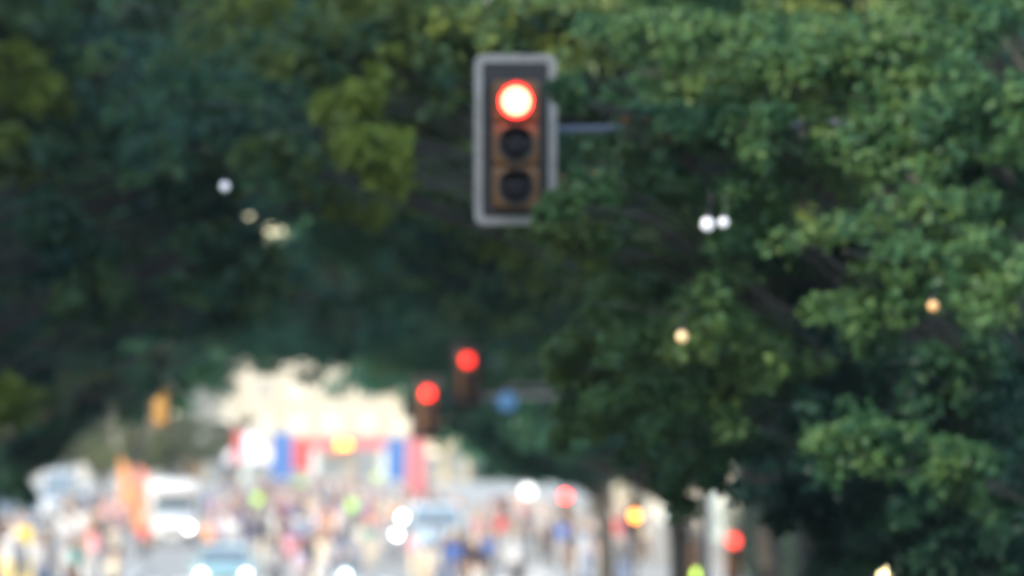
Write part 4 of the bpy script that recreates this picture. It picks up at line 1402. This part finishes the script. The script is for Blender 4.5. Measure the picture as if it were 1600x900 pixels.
HV = 'bright yellow green'
put(403, 781, 1.25, HV, 'dark', 'standing still', 'below the white gazebo')
put(551, 787, 1.25, HV, 'dark', 'walking forward', 'walking below the amber beacons')
put(470, 752, 1.25, HV, 'grey', 'arms folded in front', 'beyond the gate under the red banner')
put(590, 745, 1.25, HV, 'dark', 'standing still', 'beyond the right blue banner')
put(226, 828, 1.2, 'red', 'dark', 'walking forward', 'walking left of the white box van')
put(784, 822, 1.2, 'red', 'grey', 'standing still', 'standing right of the pale blue van')
put(715, 786, 1.2, 'orange', 'dark', 'mid step', 'right of the gate in the far road')
put(708, 868, 1.2, 'blue', 'blue', 'standing still', 'just beside the pale blue van')
put(910, 845, 1.2, 'light blue', 'white', 'standing still', 'near the red post signal')
put(775, 790, 1.2, 'maroon', 'dark', 'arms folded in front', 'behind the person in red')

HVS = [(403, 434), (551, 418), (470, 630), (590, 700), (226, 304), (784, 316), (715, 427)]
ZONES = [  # where, px range, distance range, count
    ('in the far crowd, left half', (345, 520), (450, 640), 38),
    ('in the far crowd, right half', (521, 700), (450, 640), 38),
    ('just before the gate, left half', (320, 520), (365, 434), 32),
    ('just before the gate, right half', (521, 690), (375, 434), 28),
    ('beside the orange feather flags', (95, 235), (325, 430), 26),
    ('near the yellow warning barrier', (0, 215), (215, 300), 24),
    ('right of the pale blue van', (705, 860), (300, 420), 28),
    ('by the post signals at right', (840, 1010), (235, 330), 18),
    ('at the bottom edge before the red car', (410, 560), (226, 268), 10),
    ('at the bottom edge right of centre', (640, 830), (226, 280), 14),
    ('between red car and box van', (320, 440), (290, 360), 12),
    ('between the red car and the motorcycles', (500, 612), (260, 365), 14),
]
for where, (a, b), (y0, y1), n in ZONES:
    combos = [(t_, l_) for t_ in TOPS if t_ != HV for l_ in LEGS if t_ != l_]
    wts = {'white': 2.4, 'cream': 1.6, 'pale grey': 3, 'lilac': 2, 'pink': 1.3, 'dark grey': 2.4, 'navy': 2, 'black': 2.4, 'maroon': 1.5, 'orange': .45, 'red': .6, 'teal': .6, 'blue': .7, 'light blue': .8}
    combos.sort(key=lambda c: R.random() ** (1 / wts.get(c[0], 1.0)), reverse=True)
    got, tries = 0, 0
    while got < n and tries < 900:
        tries += 1
        y = R.uniform(y0, y1)
        x = (R.uniform(a, b) - VPX) / FPX * y
        if any(u0 < x < u1 and v0 < y < v1 for u0, u1, v0, v1 in OCC) or any((x - u) ** 2 + (y - v) ** 2 < 0.5 for u, v in SPOTS):
            continue
        ppx = VPX + x * FPX / y
        if any(abs(ppx - h_) < 17 and hy_ - 110 < y < hy_ + 2 for h_, hy_ in HVS):
            continue
        if abs(y - YG) < 1.0 or abs(abs(x) - 6.5) < 0.3:
            continue
        t_, l_ = combos[got]
        person(x, y, t_, l_, R.choice(list(POSES)), where, R.gauss(0, 0.5) if R.random() < .6 else R.uniform(-3, 3), None, False, 'people in the street')
        got += 1

# ------------------------------------------------------------------ haze
hz = MB().box((0, 430, 14.5), (160, 1000, 31.2)).build('haze', None)
hz.data.materials.clear()
hm = bpy.data.materials.new('haze_air')
hm.use_nodes = True
nt = hm.node_tree
nt.nodes.remove(nt.nodes['Principled BSDF'])
vol = nt.nodes.new('ShaderNodeVolumePrincipled')
vol.inputs['Color'].default_value = (0.92, 0.96, 1.0, 1)
vol.inputs['Density'].default_value = 0.00013
nt.links.new(vol.outputs[0], nt.nodes['Material Output'].inputs['Volume'])
hz.data.materials.append(hm)
tag(hz, 'thin pale air haze filling the street', kind='stuff')
